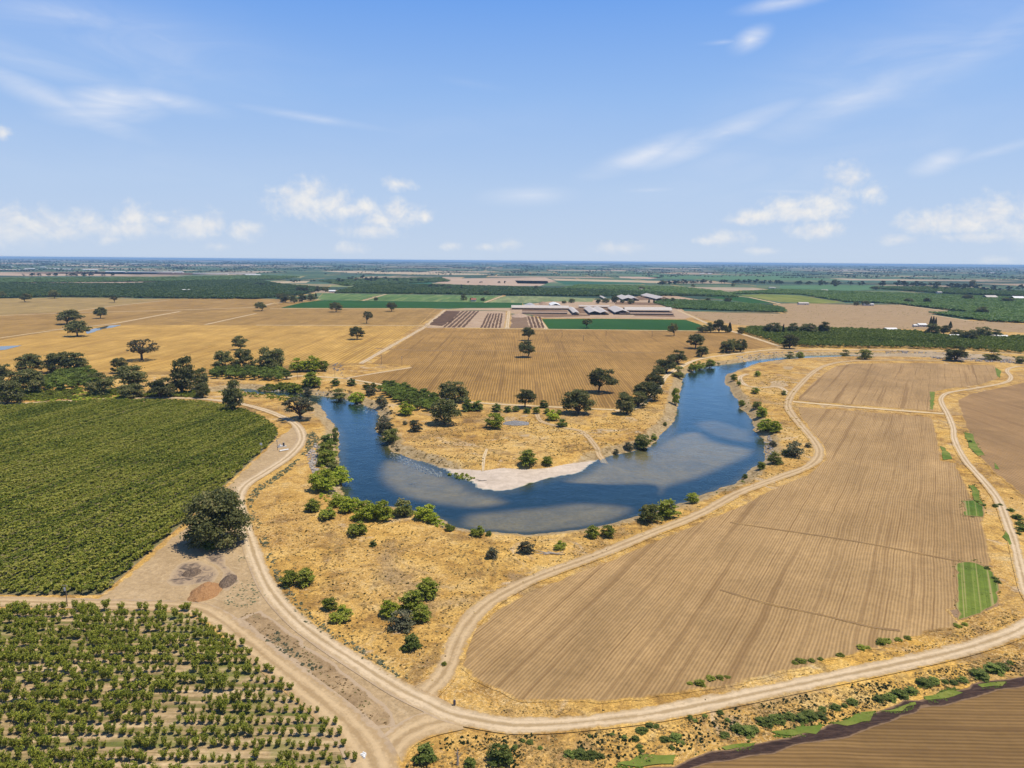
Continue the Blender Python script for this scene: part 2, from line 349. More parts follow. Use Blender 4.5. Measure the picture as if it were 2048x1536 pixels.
# water surface
m = bpy.data.materials.new('river_water'); m.use_nodes = True; t = NT(m.node_tree); t.n.remove(t.n['Principled BSDF']); P = t.pos()
w1 = t.noise(t.vmath('MULTIPLY', P, (1.0, .7, 1)), .55, 4, .65, .6); w2 = t.noise(P, .06, 3, .6)
nrm = t.bump(t.math('ADD', t.math('MULTIPLY', w1, t.rng(w2, .35, .65, .45, 1.0)), t.math('MULTIPLY', w2, 1.0)), .6, .30)
fr = t.new('ShaderNodeFresnel'); fr.inputs['IOR'].default_value = 1.33; t.put(fr.inputs['Normal'], nrm)
tr = t.new('ShaderNodeBsdfTransparent'); tr.inputs['Color'].default_value = (.80, .86, .82, 1)
gl = t.new('ShaderNodeBsdfGlossy'); gl.inputs['Roughness'].default_value = .12; t.put(gl.inputs['Normal'], nrm); gl.inputs['Color'].default_value = (.56, .82, 1, 1)
mx = t.new('ShaderNodeMixShader'); t.put(mx.inputs[0], t.math('POWER', t.math('MULTIPLY', fr.outputs[0], 1.78, clamp=True), 1.4)); t.l.new(tr.outputs[0], mx.inputs[1]); t.l.new(gl.outputs[0], mx.inputs[2])
t.l.new(mx.outputs[0], t.n['Material Output'].inputs['Surface']); M_WATER = m
ctr = river
nr = np.roll(river, -1, 0) - np.roll(river, 1, 0); nr = np.stack([nr[:, 1], -nr[:, 0]], 1); nr /= np.linalg.norm(nr, axis=1)[:, None] + 1e-9
if (lambda a: (a[:, 0] * np.roll(a[:, 1], -1) - np.roll(a[:, 0], -1) * a[:, 1]).sum())(river) < 0: nr = -nr
big = river + nr * 2.0
tri = tessellate_polygon([[Vector((x, y, 0)) for x, y in big]])
wv = np.c_[big, np.full(len(big), WZ)]
def up(V, T):
    T = [tuple(f) for f in T]; out = []
    for f in T:
        a, b_, c_ = V[f[0]], V[f[1]], V[f[2]]
        out.append(f if (b_[0] - a[0]) * (c_[1] - a[1]) - (b_[1] - a[1]) * (c_[0] - a[0]) > 0 else (f[0], f[2], f[1]))
    return out
tag(obj('river_water', mesh('river_water', wv, up(wv, tri), M_WATER)), kind='structure')

# ================= sheets and ribbons =================
def sheet(name, px, mat, lvl, ew=3.0, kind='structure', curve=False, wob=0.0, attrs=None, world=False, label=None):
    w = np.asarray(px, float) if world else gnd(px)
    if curve: w = catmull(w, True, 6)
    w = resample(w, True)
    if wob:
        s = wob * 4
        w = w + np.stack([vnoise(w[:, 0], w[:, 1], s, 5) - .5, vnoise(w[:, 0], w[:, 1], s, 6) - .5], 1) * 2 * wob
    ar = (w[:, 0] * np.roll(w[:, 1], -1) - np.roll(w[:, 0], -1) * w[:, 1]).sum()
    if ar < 0: w = w[::-1]
    tg = np.roll(w, -1, 0) - np.roll(w, 1, 0); nn = np.stack([tg[:, 1], -tg[:, 0]], 1); nn /= np.linalg.norm(nn, axis=1)[:, None] + 1e-9
    inner = []
    for f_ in (.3, .6, 1.0):
        q_ = w - nn * ew * f_; inner.append(q_[-sdist(q_, w) > .8 * ew * f_])
    inner = np.concatenate(inner)
    lo = w.min(0); hi = w.max(0); g_ = max(ew * .8, math.sqrt((hi[0] - lo[0]) * (hi[1] - lo[1]) / 500)); sx_, sy_ = np.meshgrid(np.arange(lo[0], hi[0], g_), np.arange(lo[1], hi[1], g_))
    S_ = np.stack([sx_.ravel(), sy_.ravel()], 1); ds_ = -sdist(S_, w); mx_ = ds_.max() if len(ds_) else 0; k_ = ds_ > .3 * g_; S_ = S_[k_] if mx_ < 2.5 * ew or len(S_) < 60 else S_[:0]
    pts = [Vector(p) for p in np.r_[w, inner, S_]]; n = len(w)
    cv, ce, cf, *_r = delaunay_2d_cdt(pts, [], [list(range(n))], 1, 1e-4)
    W2 = np.array([(v.x, v.y) for v in cv]); dd = np.maximum(-sdist(W2, w), 0); lw = min(ew, max(.2, mx_ * .8))
    e_ = np.clip(dd / lw, 0, 1)
    lw = min(ew, max(.2, .75 * float(np.percentile(dd, 97)))) if ew < 12 else ew; e_ = np.clip(dd / lw, 0, 1)
    V = np.c_[W2, hgt(W2) + lvl]
    o_ = obj(name, mesh(name, V, up(W2, cf), mat, {'edge': ('POINT', 'FLOAT', e_)})); tag(o_, label=label, kind=kind); return o_
YARDS = [gnd(p) for p in ([(203,1194),(280,1128),(362,1058),(420,1000),(478,948),(545,884),(566,866),(600,842),(614,868),(606,895),(578,922),(535,950),(498,974),(482,1000),(490,1050),(505,1090),(530,1150),(555,1190),(575,1228),(640,1270),(720,1322),(790,1362),(855,1388),(905,1412),(960,1442),(860,1462),(800,1500),(775,1540),(690,1540),(640,1440),(560,1370),(480,1300),(440,1245),(380,1222),(0,1219),(-200,1219),(-200,1192),(0,1192)],)]
def ribbon(name, px, width, mat, lvl, curve=True, kind='structure', world=False):
    w = np.asarray(px, float) if world else gnd(px)
    k0 = len(w); wd = np.full(k0, float(width)) if np.isscalar(width) else np.asarray(width, float)
    q = np.c_[w, wd]
    if curve: q = catmull(q, False, 8)
    q = resample(q, False, .006, 2.5)
    w, wd = q[:, :2], q[:, 2]
    tg = np.gradient(w, axis=0); nn = np.stack([tg[:, 1], -tg[:, 0]], 1); nn /= np.linalg.norm(nn, axis=1)[:, None] + 1e-9
    ts = np.array([-1, -.6, -.2, .2, .6, 1.0]); n = len(w); K = len(ts)
    V = (w[:, None, :] + nn[:, None, :] * (wd[:, None] * .5 * ts)[:, :, None]).reshape(-1, 2)
    V = np.c_[V, hgt(V) + lvl]
    Fs = np.array([(a * K + j, a * K + j + 1, (a + 1) * K + j + 1, (a + 1) * K + j) for a in range(n - 1) for j in range(K - 1)])
    o_ = obj(name, mesh(name, V, Fs[:, ::-1] if False else Fs, mat, {'t': ('POINT', 'FLOAT', np.tile(ts, n)), 'bare': ('POINT', 'FLOAT', smooth(2.0, -1.0, np.min([sdist(V[:, :2], y_) for y_ in YARDS], axis=0)))})); tag(o_, kind=kind); return o_

TAN, GOLD = (.34, .225, .115), (.47, .31, .125)
def m_wet():
    m, t, b = material('wet_soil'); P = t.pos(); n = t.noise(t.vmath('MULTIPLY', P, (.35, 1.6, 1)), .8, 5, .7, .6); e = t.attr('edge')
    lowc = t.mix(t.rng(n, .3, .7, 0, 1), (.17, .108, .062), (.25, .16, .085))
    wetc = t.ramp(n, [(.3, (.020, .012, .010)), (.5, (.045, .026, .020)), (.7, (.085, .052, .036))])
    t.put(b.inputs['Base Color'], t.mix(t.sstep(.10, .40, t.math('ADD', e, t.math('MULTIPLY', t.math('SUBTRACT', n, .5), 1.1))), lowc, wetc)); t.put(b.inputs['Normal'], t.bump(n, .6, .3)); return m
M_STONY = m_dirt('stony_levee', (.31, .225, .13), (.42, .325, .21), (.20, .16, .075))
sheet('levee', [(1470,713),(1540,704),(1640,699.5),(1800,700.5),(1900,705),(2000,710),(2150,719),(2150,731),(2000,722),(1900,716),(1800,712),(1640,707.5),(1560,711),(1490,719)], M_STONY, .10, 3)
M_SOIL = m_dirt('orchard_soil', (.31, .215, .125), (.39, .28, .165), (.20, .19, .075), lo=.2, hi=.5)
M_BARE = m_dirt('bare_dirt', (.345, .24, .125), (.42, .30, .165), (.48, .36, .215))
M_BIGF = m_tilled('tilled_soil', R(30.6), (.295, .183, .076), (.375, .242, .108), (.165, .093, .036), 1.05, 6.2, fine=.34, contrast=1.3)
M_MIDF = m_tilled('stubble_rows', R(0.8), (.245, .137, .036), (.345, .20, .058), (.155, .085, .026), 2.4, 8, fine=.5, contrast=1.3)
M_GOLDF = m_tilled('golden_stubble', R(0.8), (.36, .207, .046), (.50, .305, .078), (.24, .135, .034), 5.0, 16, fine=.4, contrast=1.25)
M_TANF = m_tilled('tan_stubble', R(0.8), (.26, .152, .042), (.335, .205, .06), (.185, .105, .03), 5.0, 24, fine=.4, contrast=.8)
M_OLIVEF = m_tilled('olive_stubble', R(0.8), (.26, .18, .06), (.33, .225, .08), (.21, .14, .05), 6.0, 40, fine=.4, contrast=.6)
M_RIGHTF = m_tilled('brown_tilled', R(0.8), (.25, .148, .062), (.30, .185, .082), (.17, .097, .042), 2.0, 9, fine=.5)
M_LOWF = m_tilled('damp_tilled', R(91), (.155, .09, .032), (.235, .14, .052), (.11, .062, .025), 1.3, 5, fine=.5, edge=False)
M_PALE = m_track('gravel_track', (.45, .335, .20), (.52, .40, .255), (.36, .25, .125), .5)
M_DTRK = m_track('dirt_track', (.40, .28, .15), (.455, .33, .185), (.335, .225, .11), .4)
M_FTRK = m_track('field_track', (.50, .38, .23), (.56, .44, .28), (.46, .32, .14), .6)
M_LIME = m_crop('lime_grass', (.075, .135, .015), (.16, .20, .03), R(30.6), 1.3, True, tan=(.29, .18, .08, 1))
M_LIMES = m_crop('verge_grass', (.085, .135, .016), (.17, .185, .035), 0, 0, False, patch=.12)
M_WETS = m_wet()
M_ALF = m_crop('alfalfa', (.014, .062, .005), (.022, .080, .008), R(.8), 0, True, patch=.006)
M_GRN = m_crop('green_crop', (.075, .145, .034), (.115, .18, .05), R(.8), 14, True, patch=.006)
M_PALEG = m_crop('pale_green_crop', (.15, .19, .075), (.20, .23, .095), R(.8), 20, True, patch=.005)
M_PINK = m_dirt('dry_range', (.28, .185, .092), (.35, .24, .125), (.44, .32, .145), lo=.2, hi=.6)
M_YARD = m_dirt('dairy_yard', (.34, .23, .14), (.42, .30, .195), (.50, .38, .27), lo=.2, hi=.6)

# --- fields of the middle distance and the far plain ---
sheet('field', [(-400,610),(0,597),(560,598),(640,600),(890,619),(720,728),(560,750),(300,750),(-400,750)], M_TANF, .06, 6)
sheet('field', [(-260,742),(100,744),(300,744),(500,736),(600,730),(722,726),(836,652),(512,651),(400,650.5),(225,650),(100,663),(0,681),(-260,722)], M_GOLDF, .10, 6)
sheet('field', [(540,616.5),(872,617.5),(838,650.5),(512,649.5),(410,648.5),(330,637),(440,623)], M_TANF, .10, 8)
sheet('field', [(-260,646),(0,633),(140,628),(310,623.5),(430,623),(225,646),(100,659),(0,677),(-260,716)], M_TANF, .08, 8)
sheet('field', [(-260,608),(0,597),(100,595.5),(260,597),(330,599.5),(140,623),(0,630.5),(-260,642)], M_OLIVEF, .10, 8)
sheet('field', [(335,600),(512,599),(548,604),(560,612),(535,616),(400,619),(300,622),(150,625)], M_TANF, .11, 8)
sheet('field', [(690,757),(740,748),(822,735),(818,730),(742,728),(842,657),(1000,658),(1090,659),(1390,662.5),(1480,665),(1556,693),(1480,701),(1425,707),(1380,718),(1340,733),(1312,752),(1290,775),(1262,795),(1228,817),(1100,811),(1000,805),(930,798),(870,790),(800,776),(740,766)], M_MIDF, .12, 3)
M_DITCH = m_track('furrow', (.17, .10, .05), (.22, .14, .07), (.30, .19, .08), .3)
ribbon('furrow', [(750,697),(850,701),(1000,702),(1150,703),(1330,706)], 6, M_DITCH, .2)
sheet('field', [(842,656),(883,620),(1014,622.5),(1010,656.5)], M_YARD, .12, 6)
sheet('field', [(1019,656.5),(1022,629),(1060,631),(1090,641),(1096,657)], M_YARD, .12, 6)
sheet('field', [(1092,658),(1082,638),(1200,637.5),(1372,639.5),(1404,650),(1408,661.5)], M_ALF, .13, 6)
sheet('field', [(885,619),(1045,609.5),(1100,603),(1230,599),(1290,591),(1340,590),(1400,600),(1355,612),(1385,634),(1372,638),(1082,636.5),(1060,629),(1018,627),(1016,621.5)], M_YARD, .11, 6)
sheet('field', [(558,616),(600,606),(640,600.5),(800,602.5),(1024,605.5),(1046,606.5),(1044,616),(870,616.5)], M_ALF, .13, 6)
sheet('field', [(634,599),(645,587),(762,588.5),(722,601)], M_GRN, .12, 6)
sheet('field', [(732,601),(772,589),(1000,592),(968,604.5)], M_GRN, .12, 6)
sheet('field', [(975,605),(1008,592.5),(1062,592),(1190,597),(1185,604),(1100,603),(1046,606)], M_PALEG, .12, 6)
sheet('field', [(1360,622),(1420,624.5),(1480,626),(1574,627.5),(1550,612),(1545,608),(1600,607),(1700,609.5),(1790,609.5),(1860,618),(1950,628),(1858,628.5),(1940,641),(2060,650),(2300,668),(2300,690),(2060,666),(1900,660),(1700,657),(1560,654),(1480,651),(1425,643),(1390,634)], M_PINK, .12, 8)
sheet('field', [(1500,607),(1400,592),(1440,588),(1500,590),(1555,606)], M_ALF, .12, 6)
sheet('field', [(1480,590),(1530,588.5),(1600,591),(1690,605),(1640,607),(1560,604)], m_crop('yellow_crop', (.13, .16, .02), (.17, .19, .03), R(.8), 14, True), .13, 6)
sheet('dairy_lane', [(884,620),(838,657),(716,727),(726,729),(850,657.5),(893,620)], M_YARD, .16, 2)
ribbon('field_track', [(722,727),(850,654),(890,620)], 8, M_PALE, .22, False)
ribbon('field_track', [(-100,634.5),(0,631.5),(140,625.5),(300,622),(512,615),(545,607),(640,599)], 11, M_PALE, .2, False)
ribbon('field_track', [(140,623.5),(220,613),(340,600)], 8, M_PALE, .21, False)
ribbon('field_track', [(100,661),(225,648),(360,623)], 9, M_PALE, .21, False)
ribbon('field_track', [(-100,680),(0,676),(100,662)], 6, M_FTRK, .21, False)
ribbon('field_track', [(410,649.5),(512,627)], 7, M_PALE, .21, False)
ribbon('field_track', [(540,617),(870,618),(1018,621.5)], 11, M_PALE, .22, False)
ribbon('field_track', [(512,650.5),(838,651.5),(1000,657.5),(1400,662)], 7, M_FTRK, .22, False)
ribbon('field_track', [(1018,622),(1014,657)], 9, M_PALE, .22, False)
ribbon('field_track', [(1078,637),(1092,658)], 9, M_PALE, .22, False)
ribbon('field_track', [(1355,620),(1412,646),(1465,663),(1500,673),(1560,693)], 9, M_PALE, .23, False)
ribbon('field_track', [(1440,588),(1500,595),(1560,608)], 12, M_PALE, .23, False)
ribbon('field_track', [(725,601.5),(772,588.5)], 9, M_PALE, .23, False)
ribbon('field_track', [(970,605),(1005,592)], 9, M_PALE, .23, False)
ribbon('field_track', [(1795,609.5),(1870,619),(1950,629)], 11, M_PALE, .23, False)
ribbon('field_track', [(1858,629),(1940,642),(2060,649),(2200,650)], 9, M_PALE, .23, False)
# manure drying rows
M_CORR = m_dirt('corral_soil', (.15, .085, .045), (.22, .135, .075), (.30, .21, .13), edge=False)
M_MAN = m_dirt('manure', (.085, .046, .022), (.125, .07, .036), (.19, .115, .065), edge=False)
def rows(x0a, x1a, ya, x0b, x1b, yb, n, fill):
    for k in range(n):
        a0 = x0a + (x1a - x0a) * k / n; a1 = x0a + (x1a - x0a) * (k + fill) / n; b0 = x0b + (x1b - x0b) * k / n; b1 = x0b + (x1b - x0b) * (k + fill) / n
        sheet('manure_row', [(a0, ya), (a1, ya), (b1, yb), (b0, yb)], M_MAN, .3, .6, wob=1.2)
sheet('manure_row', [(893,622),(921,622.5),(905,640),(884,652),(858,650),(868,640)], M_MAN, .3, 3, wob=3)
rows(925, 962, 622, 885, 932, 655, 5, .62); rows(975, 1008, 627, 960, 1004, 656, 6, .6); rows(1054, 1084, 633, 1062, 1092, 656, 4, .6)
sheet('manure_row', [(1024,634),(1052,634),(1060,656),(1022,656)], m_dirt('old_manure', (.17, .105, .06), (.22, .145, .085), (.3, .21, .135), edge=False), .29, 3, wob=3)

# --- puddles ---
M_PUD, t, b = material('puddle_water', .04, .5); b.inputs['Base Color'].default_value = (.10, .10, .09, 1)
sheet('puddle', [(172,663),(190,657),(213,652),(240,650),(243,651),(225,655),(205,658),(190,664),(174,668)], M_PUD, .3, .5, wob=2)
sheet('puddle', [(-60,697),(0,693),(46,691),(30,695),(8,700),(-60,706)], M_PUD, .3, .5, wob=2)

# --- near fields and tracks ---
BIG = [(918,1330),(925,1292),(950,1252),(1000,1213),(1060,1181),(1150,1145),(1250,1106),(1350,1065),(1450,1025),(1540,980),(1615,947),(1648,922),(1645,892),(1618,860),(1597,832),(1593,813),(1700,821),(1800,829),(1867,835),(1872,860),(1880,892),(1886,922),(1912,926),(1930,960),(1945,990),(1968,1040),(1985,1100),(1985,1150),(1992,1170),(1990,1212),(1960,1235),(1900,1255),(1800,1285),(1650,1325),(1500,1365),(1350,1392),(1250,1402),(1150,1407),(1050,1402),(980,1382),(938,1358)]
UPR = [(1592,801),(1602,788),(1640,751),(1672,732),(1705,727),(1850,726),(1990,731),(2004,745),(1995,758),(1960,770),(1900,777),(1868,785),(1866,800),(1870,823),(1800,817),(1700,809)]
FAR = [(1912,802),(1940,788),(2000,775),(2060,762),(2250,745),(2350,760),(2350,1030),(2200,1040),(2060,1003),(2000,957),(1960,917),(1938,880),(1926,840)]
LOW = [(1240,1560),(1320,1545),(1400,1520),(1540,1488),(1640,1462),(1750,1428),(1850,1398),(1950,1372),(2060,1352),(2300,1310),(2400,1700),(1300,1800),(1200,1640)]
sheet('field', BIG, M_BIGF, .12, 5, wob=1.0)
sheet('field', UPR, M_BIGF, .12, 4, wob=1.0)
sheet('field', FAR, M_RIGHTF, .12, 5, wob=1.0)
sheet('field', LOW, M_LOWF, .14, .5)
sheet('wet_soil', [(1230,1550),(1330,1534),(1420,1506),(1540,1482),(1640,1458),(1750,1424),(1850,1396),(1950,1371),(2060,1350),(2300,1308),(2300,1332),(2060,1374),(1950,1394),(1850,1420),(1760,1452),(1680,1478),(1600,1496),(1480,1518),(1400,1536),(1300,1562)], M_WETS, .20, 3.0, curve=True, wob=1.2)
for p in ([(1890,1220),(1918,1248),(1960,1232),(2010,1212),(1990,1200)],): sheet('bare_soil', p, m_dirt('brown_soil', (.24, .155, .09), (.30, .2, .12), (.33, .23, .14)), .15, 3)
for p in ([(1910,1126),(1950,1124),(1988,1148),(1998,1172),(1996,1206),(1965,1228),(1916,1242)], [(1925,1003),(1948,1001),(1967,1014),(1970,1036),(1928,1032)], [(1940,972),(1950,972),(1962,1000),(1963,1012),(1948,1002)], [(1880,893),(1890,896),(1905,918),(1885,920)],
          [(1928,865),(1945,868),(1952,890),(1968,910),(1955,912),(1938,895)], [(1860,784),(1870,784),(1866,820),(1860,818)], [(1990,735),(2002,742),(2000,756),(1994,752)],
          [(1230,1530),(1290,1512),(1352,1510),(1340,1526),(1280,1534)], [(1440,1495),(1500,1488),(1512,1484),(1500,1497),(1450,1501)], [(1540,1466),(1600,1455),(1645,1450),(1630,1468),(1580,1474)], [(1660,1445),(1720,1428),(1752,1426),(1740,1442),(1690,1450)], [(1760,1425),(1835,1405),(1834,1412),(1800,1422)], [(1850,1396),(1900,1380),(1920,1384),(1890,1400),(1860,1404)], [(1960,1372),(2008,1364),(2006,1373),(1970,1378)],
          [(1990,925),(2000,940),(1990,938)], [(2010,1062),(2026,1090),(2022,1092),(2008,1075)]):
    o = sheet('grass_patch', p, M_LIME if p[0] in ((1910,1126), (1925,1003)) else M_LIMES, .26, 1.6, kind='stuff', wob=.8)
# tracks
ribbon('dirt_track', [(850,1388),(878,1360),(897,1330),(910,1295),(932,1252),(975,1208),(1035,1173),(1100,1145),(1200,1109),(1300,1068),(1400,1028),(1480,985),(1560,955),(1618,932),(1638,910),(1632,887),(1603,852),(1582,826),(1576,810),(1582,791),(1600,770),(1625,746),(1652,731),(1700,722.5),(1800,720.5),(1950,722.5),(2060,727)], [8]*6 + [7]*21, M_DTRK, .24)
ribbon('field_track', [(1580,803),(1700,813.5),(1800,821.5),(1890,828)], 7, M_FTRK, .22)
ribbon('gravel_track', [(2200,736),(2060,733),(2025,735),(2014,742),(2022,755),(2008,766),(1950,777),(1900,785),(1884,794),(1883,806),(1894,826),(1906,855),(1909,880),(1930,920),(1965,960),(1996,1000),(2016,1050),(2030,1090),(2042,1140),(2062,1200),(2120,1260)], 5.0, M_PALE, .25)
sheet('yard', YARDS[0], M_BARE, .15, 4, curve=False, wob=1.0, world=True)
ribbon('gravel_track', [(-200,823),(-40,813),(100,804),(220,798.5),(330,796),(400,798),(450,803),(500,812),(550,828),(588,847),(603,868),(600,888),(575,915),(530,945),(494,968),(478,992),(482,1030),(496,1070),(512,1120),(540,1180),(590,1238),(655,1288),(725,1333),(795,1377),(855,1407),(905,1430),(1000,1449),(1060,1452),(1150,1447),(1300,1430),(1450,1401),(1600,1370),(1750,1339),(1900,1306),(2000,1276),(2060,1248),(2120,1205)], 7.0, M_PALE, .26)
for p in ([(1146,617),(1166,616),(1180,627),(1160,627)], [(1205,617),(1220,616.5),(1236,626.5),(1220,627)], [(1256,623),(1345,625),(1350,634),(1270,632)], [(1045,619),(1134,621),(1136,624),(1044,622.5)], [(1060,628.5),(1180,629),(1180,632),(1090,635),(1062,630)], [(1230,604),(1340,606),(1345,611),(1230,609)], [(1262,593),(1290,594),(1310,600),(1270,600)]):
    sheet('corral', p, M_CORR, .3, 2, wob=1.0)
ribbon('dirt_track', [(-200,1204),(0,1204),(200,1209),(370,1216),(430,1236),(500,1290),(580,1354),(660,1418),(715,1472),(748,1530),(760,1600)], [7,7,7,8,9,9,9.5,10,11,12,12], M_DTRK, .25)
ribbon('dirt_track', [(750,1570),(775,1515),(800,1480),(850,1452),(920,1438)], [10,9,9,10,9], M_DTRK, .24)
ribbon('footpath', [(1072,822),(1078,838),(1090,846),(1130,856),(1160,862),(1178,876),(1195,898),(1210,914)], 4.5, M_DTRK, .2)
ribbon('wheel_track', [(966,935),(968,915),(974,898)], 2.2, M_FTRK, .15)
ribbon('wheel_track', [(690,757),(600,752),(560,757),(520,740)], 6, M_FTRK, .2)
ribbon('field_track', [(690,757),(740,748.5),(822,735.5)], 5, M_PALE, .2, False)
ribbon('field_track', [(690,757),(760,769),(830,784),(880,796),(960,806),(1100,814),(1230,820)], 5, M_FTRK, .2)
ribbon('field_track', [(1230,822),(1275,815),(1310,785),(1330,755),(1360,735),(1400,718),(1470,708),(1540,700),(1600,700),(1800,700),(2000,706),(2200,714)], 7, M_FTRK, .2)
ribbon('footpath', [(1582,795),(1560,775),(1520,775),(1490,770),(1480,755),(1495,748)], 6, M_PALE, .2)
ribbon('footpath', [(1604,766),(1570,764),(1540,765)], 4, M_PALE, .21)
sheet('bare_soil', [(1540,762),(1572,760),(1576,772),(1558,778),(1540,772)], M_BARE, .18, 3, wob=1.5)
sheet('bare_soil', [(1562,733),(1590,733),(1586,740),(1565,739)], M_BARE, .18, 3, wob=1.5)
sheet('bare_soil', [(1190,858),(1214,857),(1205,866),(1192,866)], M_BARE, .18, 3, wob=1.5)
sheet('bare_soil', [(1034,870),(1062,868),(1058,874),(1040,875)], M_BARE, .18, 3, wob=1.5)
sheet('bare_soil', [(520,1222),(560,1250),(650,1318),(730,1375),(785,1425),(790,1455),(755,1460),(700,1420),(610,1345),(530,1282),(475,1238)], m_dirt('weedy_dirt', (.225, .148, .075), (.39, .27, .145), (.165, .135, .062), blend=(.38, .28, .178, 1)), .17, 3, wob=.9)
# ground under the orchards and the curved tree strip
ORL = [(-180,828),(-40,818),(100,808),(220,804),(330,803),(400,805),(450,813),(490,823),(520,836),(545,852),(557,868),(547,883),(470,953),(360,1053),(278,1124),(205,1190),(-180,1190)]
ORB = [(-180,1219),(380,1222),(402,1238),(490,1297),(560,1357),(620,1407),(680,1458),(706,1500),(716,1548),(722,1640),(-180,1640)]
M_FLOOR = m_dirt('shaded_orchard_floor', (.13, .125, .05), (.20, .165, .08), (.10, .11, .04), lo=.05, hi=.3, blend=(.36, .26, .15, 1))  # grassy floor, its colour darkened to include canopy shade between the rows
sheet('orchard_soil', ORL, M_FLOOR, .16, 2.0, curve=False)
M_SOILB, t, b = material('orchard_row_soil'); P = t.pos(); V = t.vmath('MULTIPLY', axes(t, R(-.5)), (.02, .42, 1)); s_ = t.noise(V, 1.0, 4, .65, .3); n_ = t.noise(P, .5, 4, .7)
c = t.ramp(s_, [(.38, (.13, .135, .036)), (.46, (.22, .165, .075)), (.54, (.36, .255, .135)), (.64, (.46, .345, .20))]); gz_ = t.sstep(.52, .62, t.noise(P, .08, 3)); c = t.mix(t.math('MULTIPLY', gz_, .45), c, (.17, .19, .05)); c = t.scale(c, gray(t, t.rng(n_, .33, .67, .75, 1.2))); gc, gh = grass(t); c = t.mix(edge_fac(t, .2, .5), (.38, .275, .165, 1), c)
t.put(b.inputs['Base Color'], c); t.put(b.inputs['Normal'], t.bump(n_, .6, .2))
sheet('orchard_soil', ORB, M_SOILB, .16, 2.0, curve=False)
# ditch line across the big field
def ditch(px, w, lvl=.24): ribbon('furrow', px, w, M_DITCH, lvl)
ditch([(1460,1045),(1536,1057),(1640,1072),(1760,1092),(1880,1116),(1985,1134)], 1.5)
ditch([(1440,1180),(1536,1208),(1640,1230),(1740,1254),(1800,1262)], 1.3)
# ================= plants =================
M_BARK = m_plain('bark', (.10, .075, .055), .95, .1, 8)
M_OAK = m_leaf('oak_leaves', (0.060, 0.069, 0.021), (0.231, 0.226, 0.081), (.25, .205, .09))
M_GREY = m_leaf('grey_leaves', (.075, .080, .042), (.17, .165, .10), (.22, .18, .11))
M_OLIV = m_leaf('olive_leaves', (0.138, 0.150, 0.033), (0.288, 0.287, 0.077), (.28, .23, .09))
M_WILL = m_leaf('willow_leaves', (0.183, 0.235, 0.016), (0.463, 0.497, 0.045), (.36, .34, .07))
M_DGRN = m_leaf('dark_green_leaves', (0.070, 0.109, 0.020), (0.225, 0.259, 0.057))
M_BUSH = m_leaf('bush_leaves', (0.140, 0.174, 0.020), (0.362, 0.379, 0.051), (.27, .23, .07))
M_ORCH = m_leaf('orchard_leaves', (0.126, 0.162, 0.018), (0.415, 0.403, 0.055), (.38, .35, .08), var=.2)
M_WALN = m_leaf('walnut_leaves', (0.085, 0.120, 0.018), (0.250, 0.294, 0.057))
M_FARO = m_leaf('far_orchard_leaves', (.070, .120, .038), (.155, .215, .07))
M_FART = m_leaf('far_tree_leaves', (.026, .036, .020), (.062, .075, .040))
M_DEAD = m_plain('dead_wood', (.36, .31, .25), .9, .1, 10)
M_WGRY = m_leaf('grey_weed', (.15, .165, .095), (.27, .28, .18))
M_WGRN = m_leaf('green_weed', (.022, .042, .012), (.065, .085, .028), (.13, .10, .045))

def quads(C, Nn, S, asp=1.5):
    n = len(C); Nn = Nn / (np.linalg.norm(Nn, axis=1)[:, None] + 1e-9)
    r = rng.normal(size=(n, 3)); t = np.cross(Nn, r); t /= np.linalg.norm(t, axis=1)[:, None] + 1e-9; bt = np.cross(Nn, t)
    S = np.broadcast_to(S, (n,))[:, None]; a = t * S * asp * .5; b_ = bt * S * .5
    bend = Nn * S * .18
    V = np.stack([C - a - bend, C - b_ + bend, C + a - bend, C + b_ + bend], 1).reshape(-1, 3)
    return V, np.arange(4 * n).reshape(n, 4)
def tube(path, rad, k=6):
    path = np.asarray(path, float); V = []; Fs = []
    for i, (p, r) in enumerate(zip(path, rad)):
        d = path[min(i + 1, len(path) - 1)] - path[max(i - 1, 0)]; d /= np.linalg.norm(d) + 1e-9
        u = np.cross(d, (0.31, .95, .1)); u /= np.linalg.norm(u); w = np.cross(d, u)
        for j in range(k):
            a = 2 * math.pi * j / k; V.append(p + r * (math.cos(a) * u + math.sin(a) * w))
    for i in range(len(path) - 1):
        for j in range(k): Fs.append((i * k + j, i * k + (j + 1) % k, (i + 1) * k + (j + 1) % k, (i + 1) * k + j))
    return np.array(V), np.array(Fs)
def join(parts):
    V = []; Fq = []; n = 0
    for v, f in parts: V.append(v); Fq.append(f + n); n += len(v)
    return np.concatenate(V), np.concatenate(Fq)
def clumps_leaves(cl, per, size, up=.45, squash=.8, shell=.55):
    C = []; Nn = []; T = []
    tot = sum(c[3] ** 2 for c in cl)
    for (x, y, z, r) in cl:
        k = max(4, int(per * r * r / tot)); d = rng.normal(size=(k, 3)); d /= np.linalg.norm(d, axis=1)[:, None]
        d[:, 2] = np.where(d[:, 2] < -.35, -d[:, 2] * .7, d[:, 2])
        rr = r * (shell + (1 - shell) * rng.random(k) ** .6) * (1 + .22 * rng.normal(size=k))
        C.append(np.array([x, y, z]) + d * rr[:, None] * [1, 1, squash]); Nn.append(d + rng.normal(size=(k, 3)) * .55 + [0, 0, up])
        T.append(np.clip(.5 + .22 * rng.normal(size=k) + .18 * rng.normal(), 0, 1))
    C = np.concatenate(C); T = np.concatenate(T)
    V, Fq = quads(C, np.concatenate(Nn), size * (.7 + .6 * rng.random(len(C))))
    return V, Fq, T
def mk(name, V, Fq, T, mat): return mesh(name, V, Fq, mat, {'tone': ('FACE', 'FLOAT', T)})
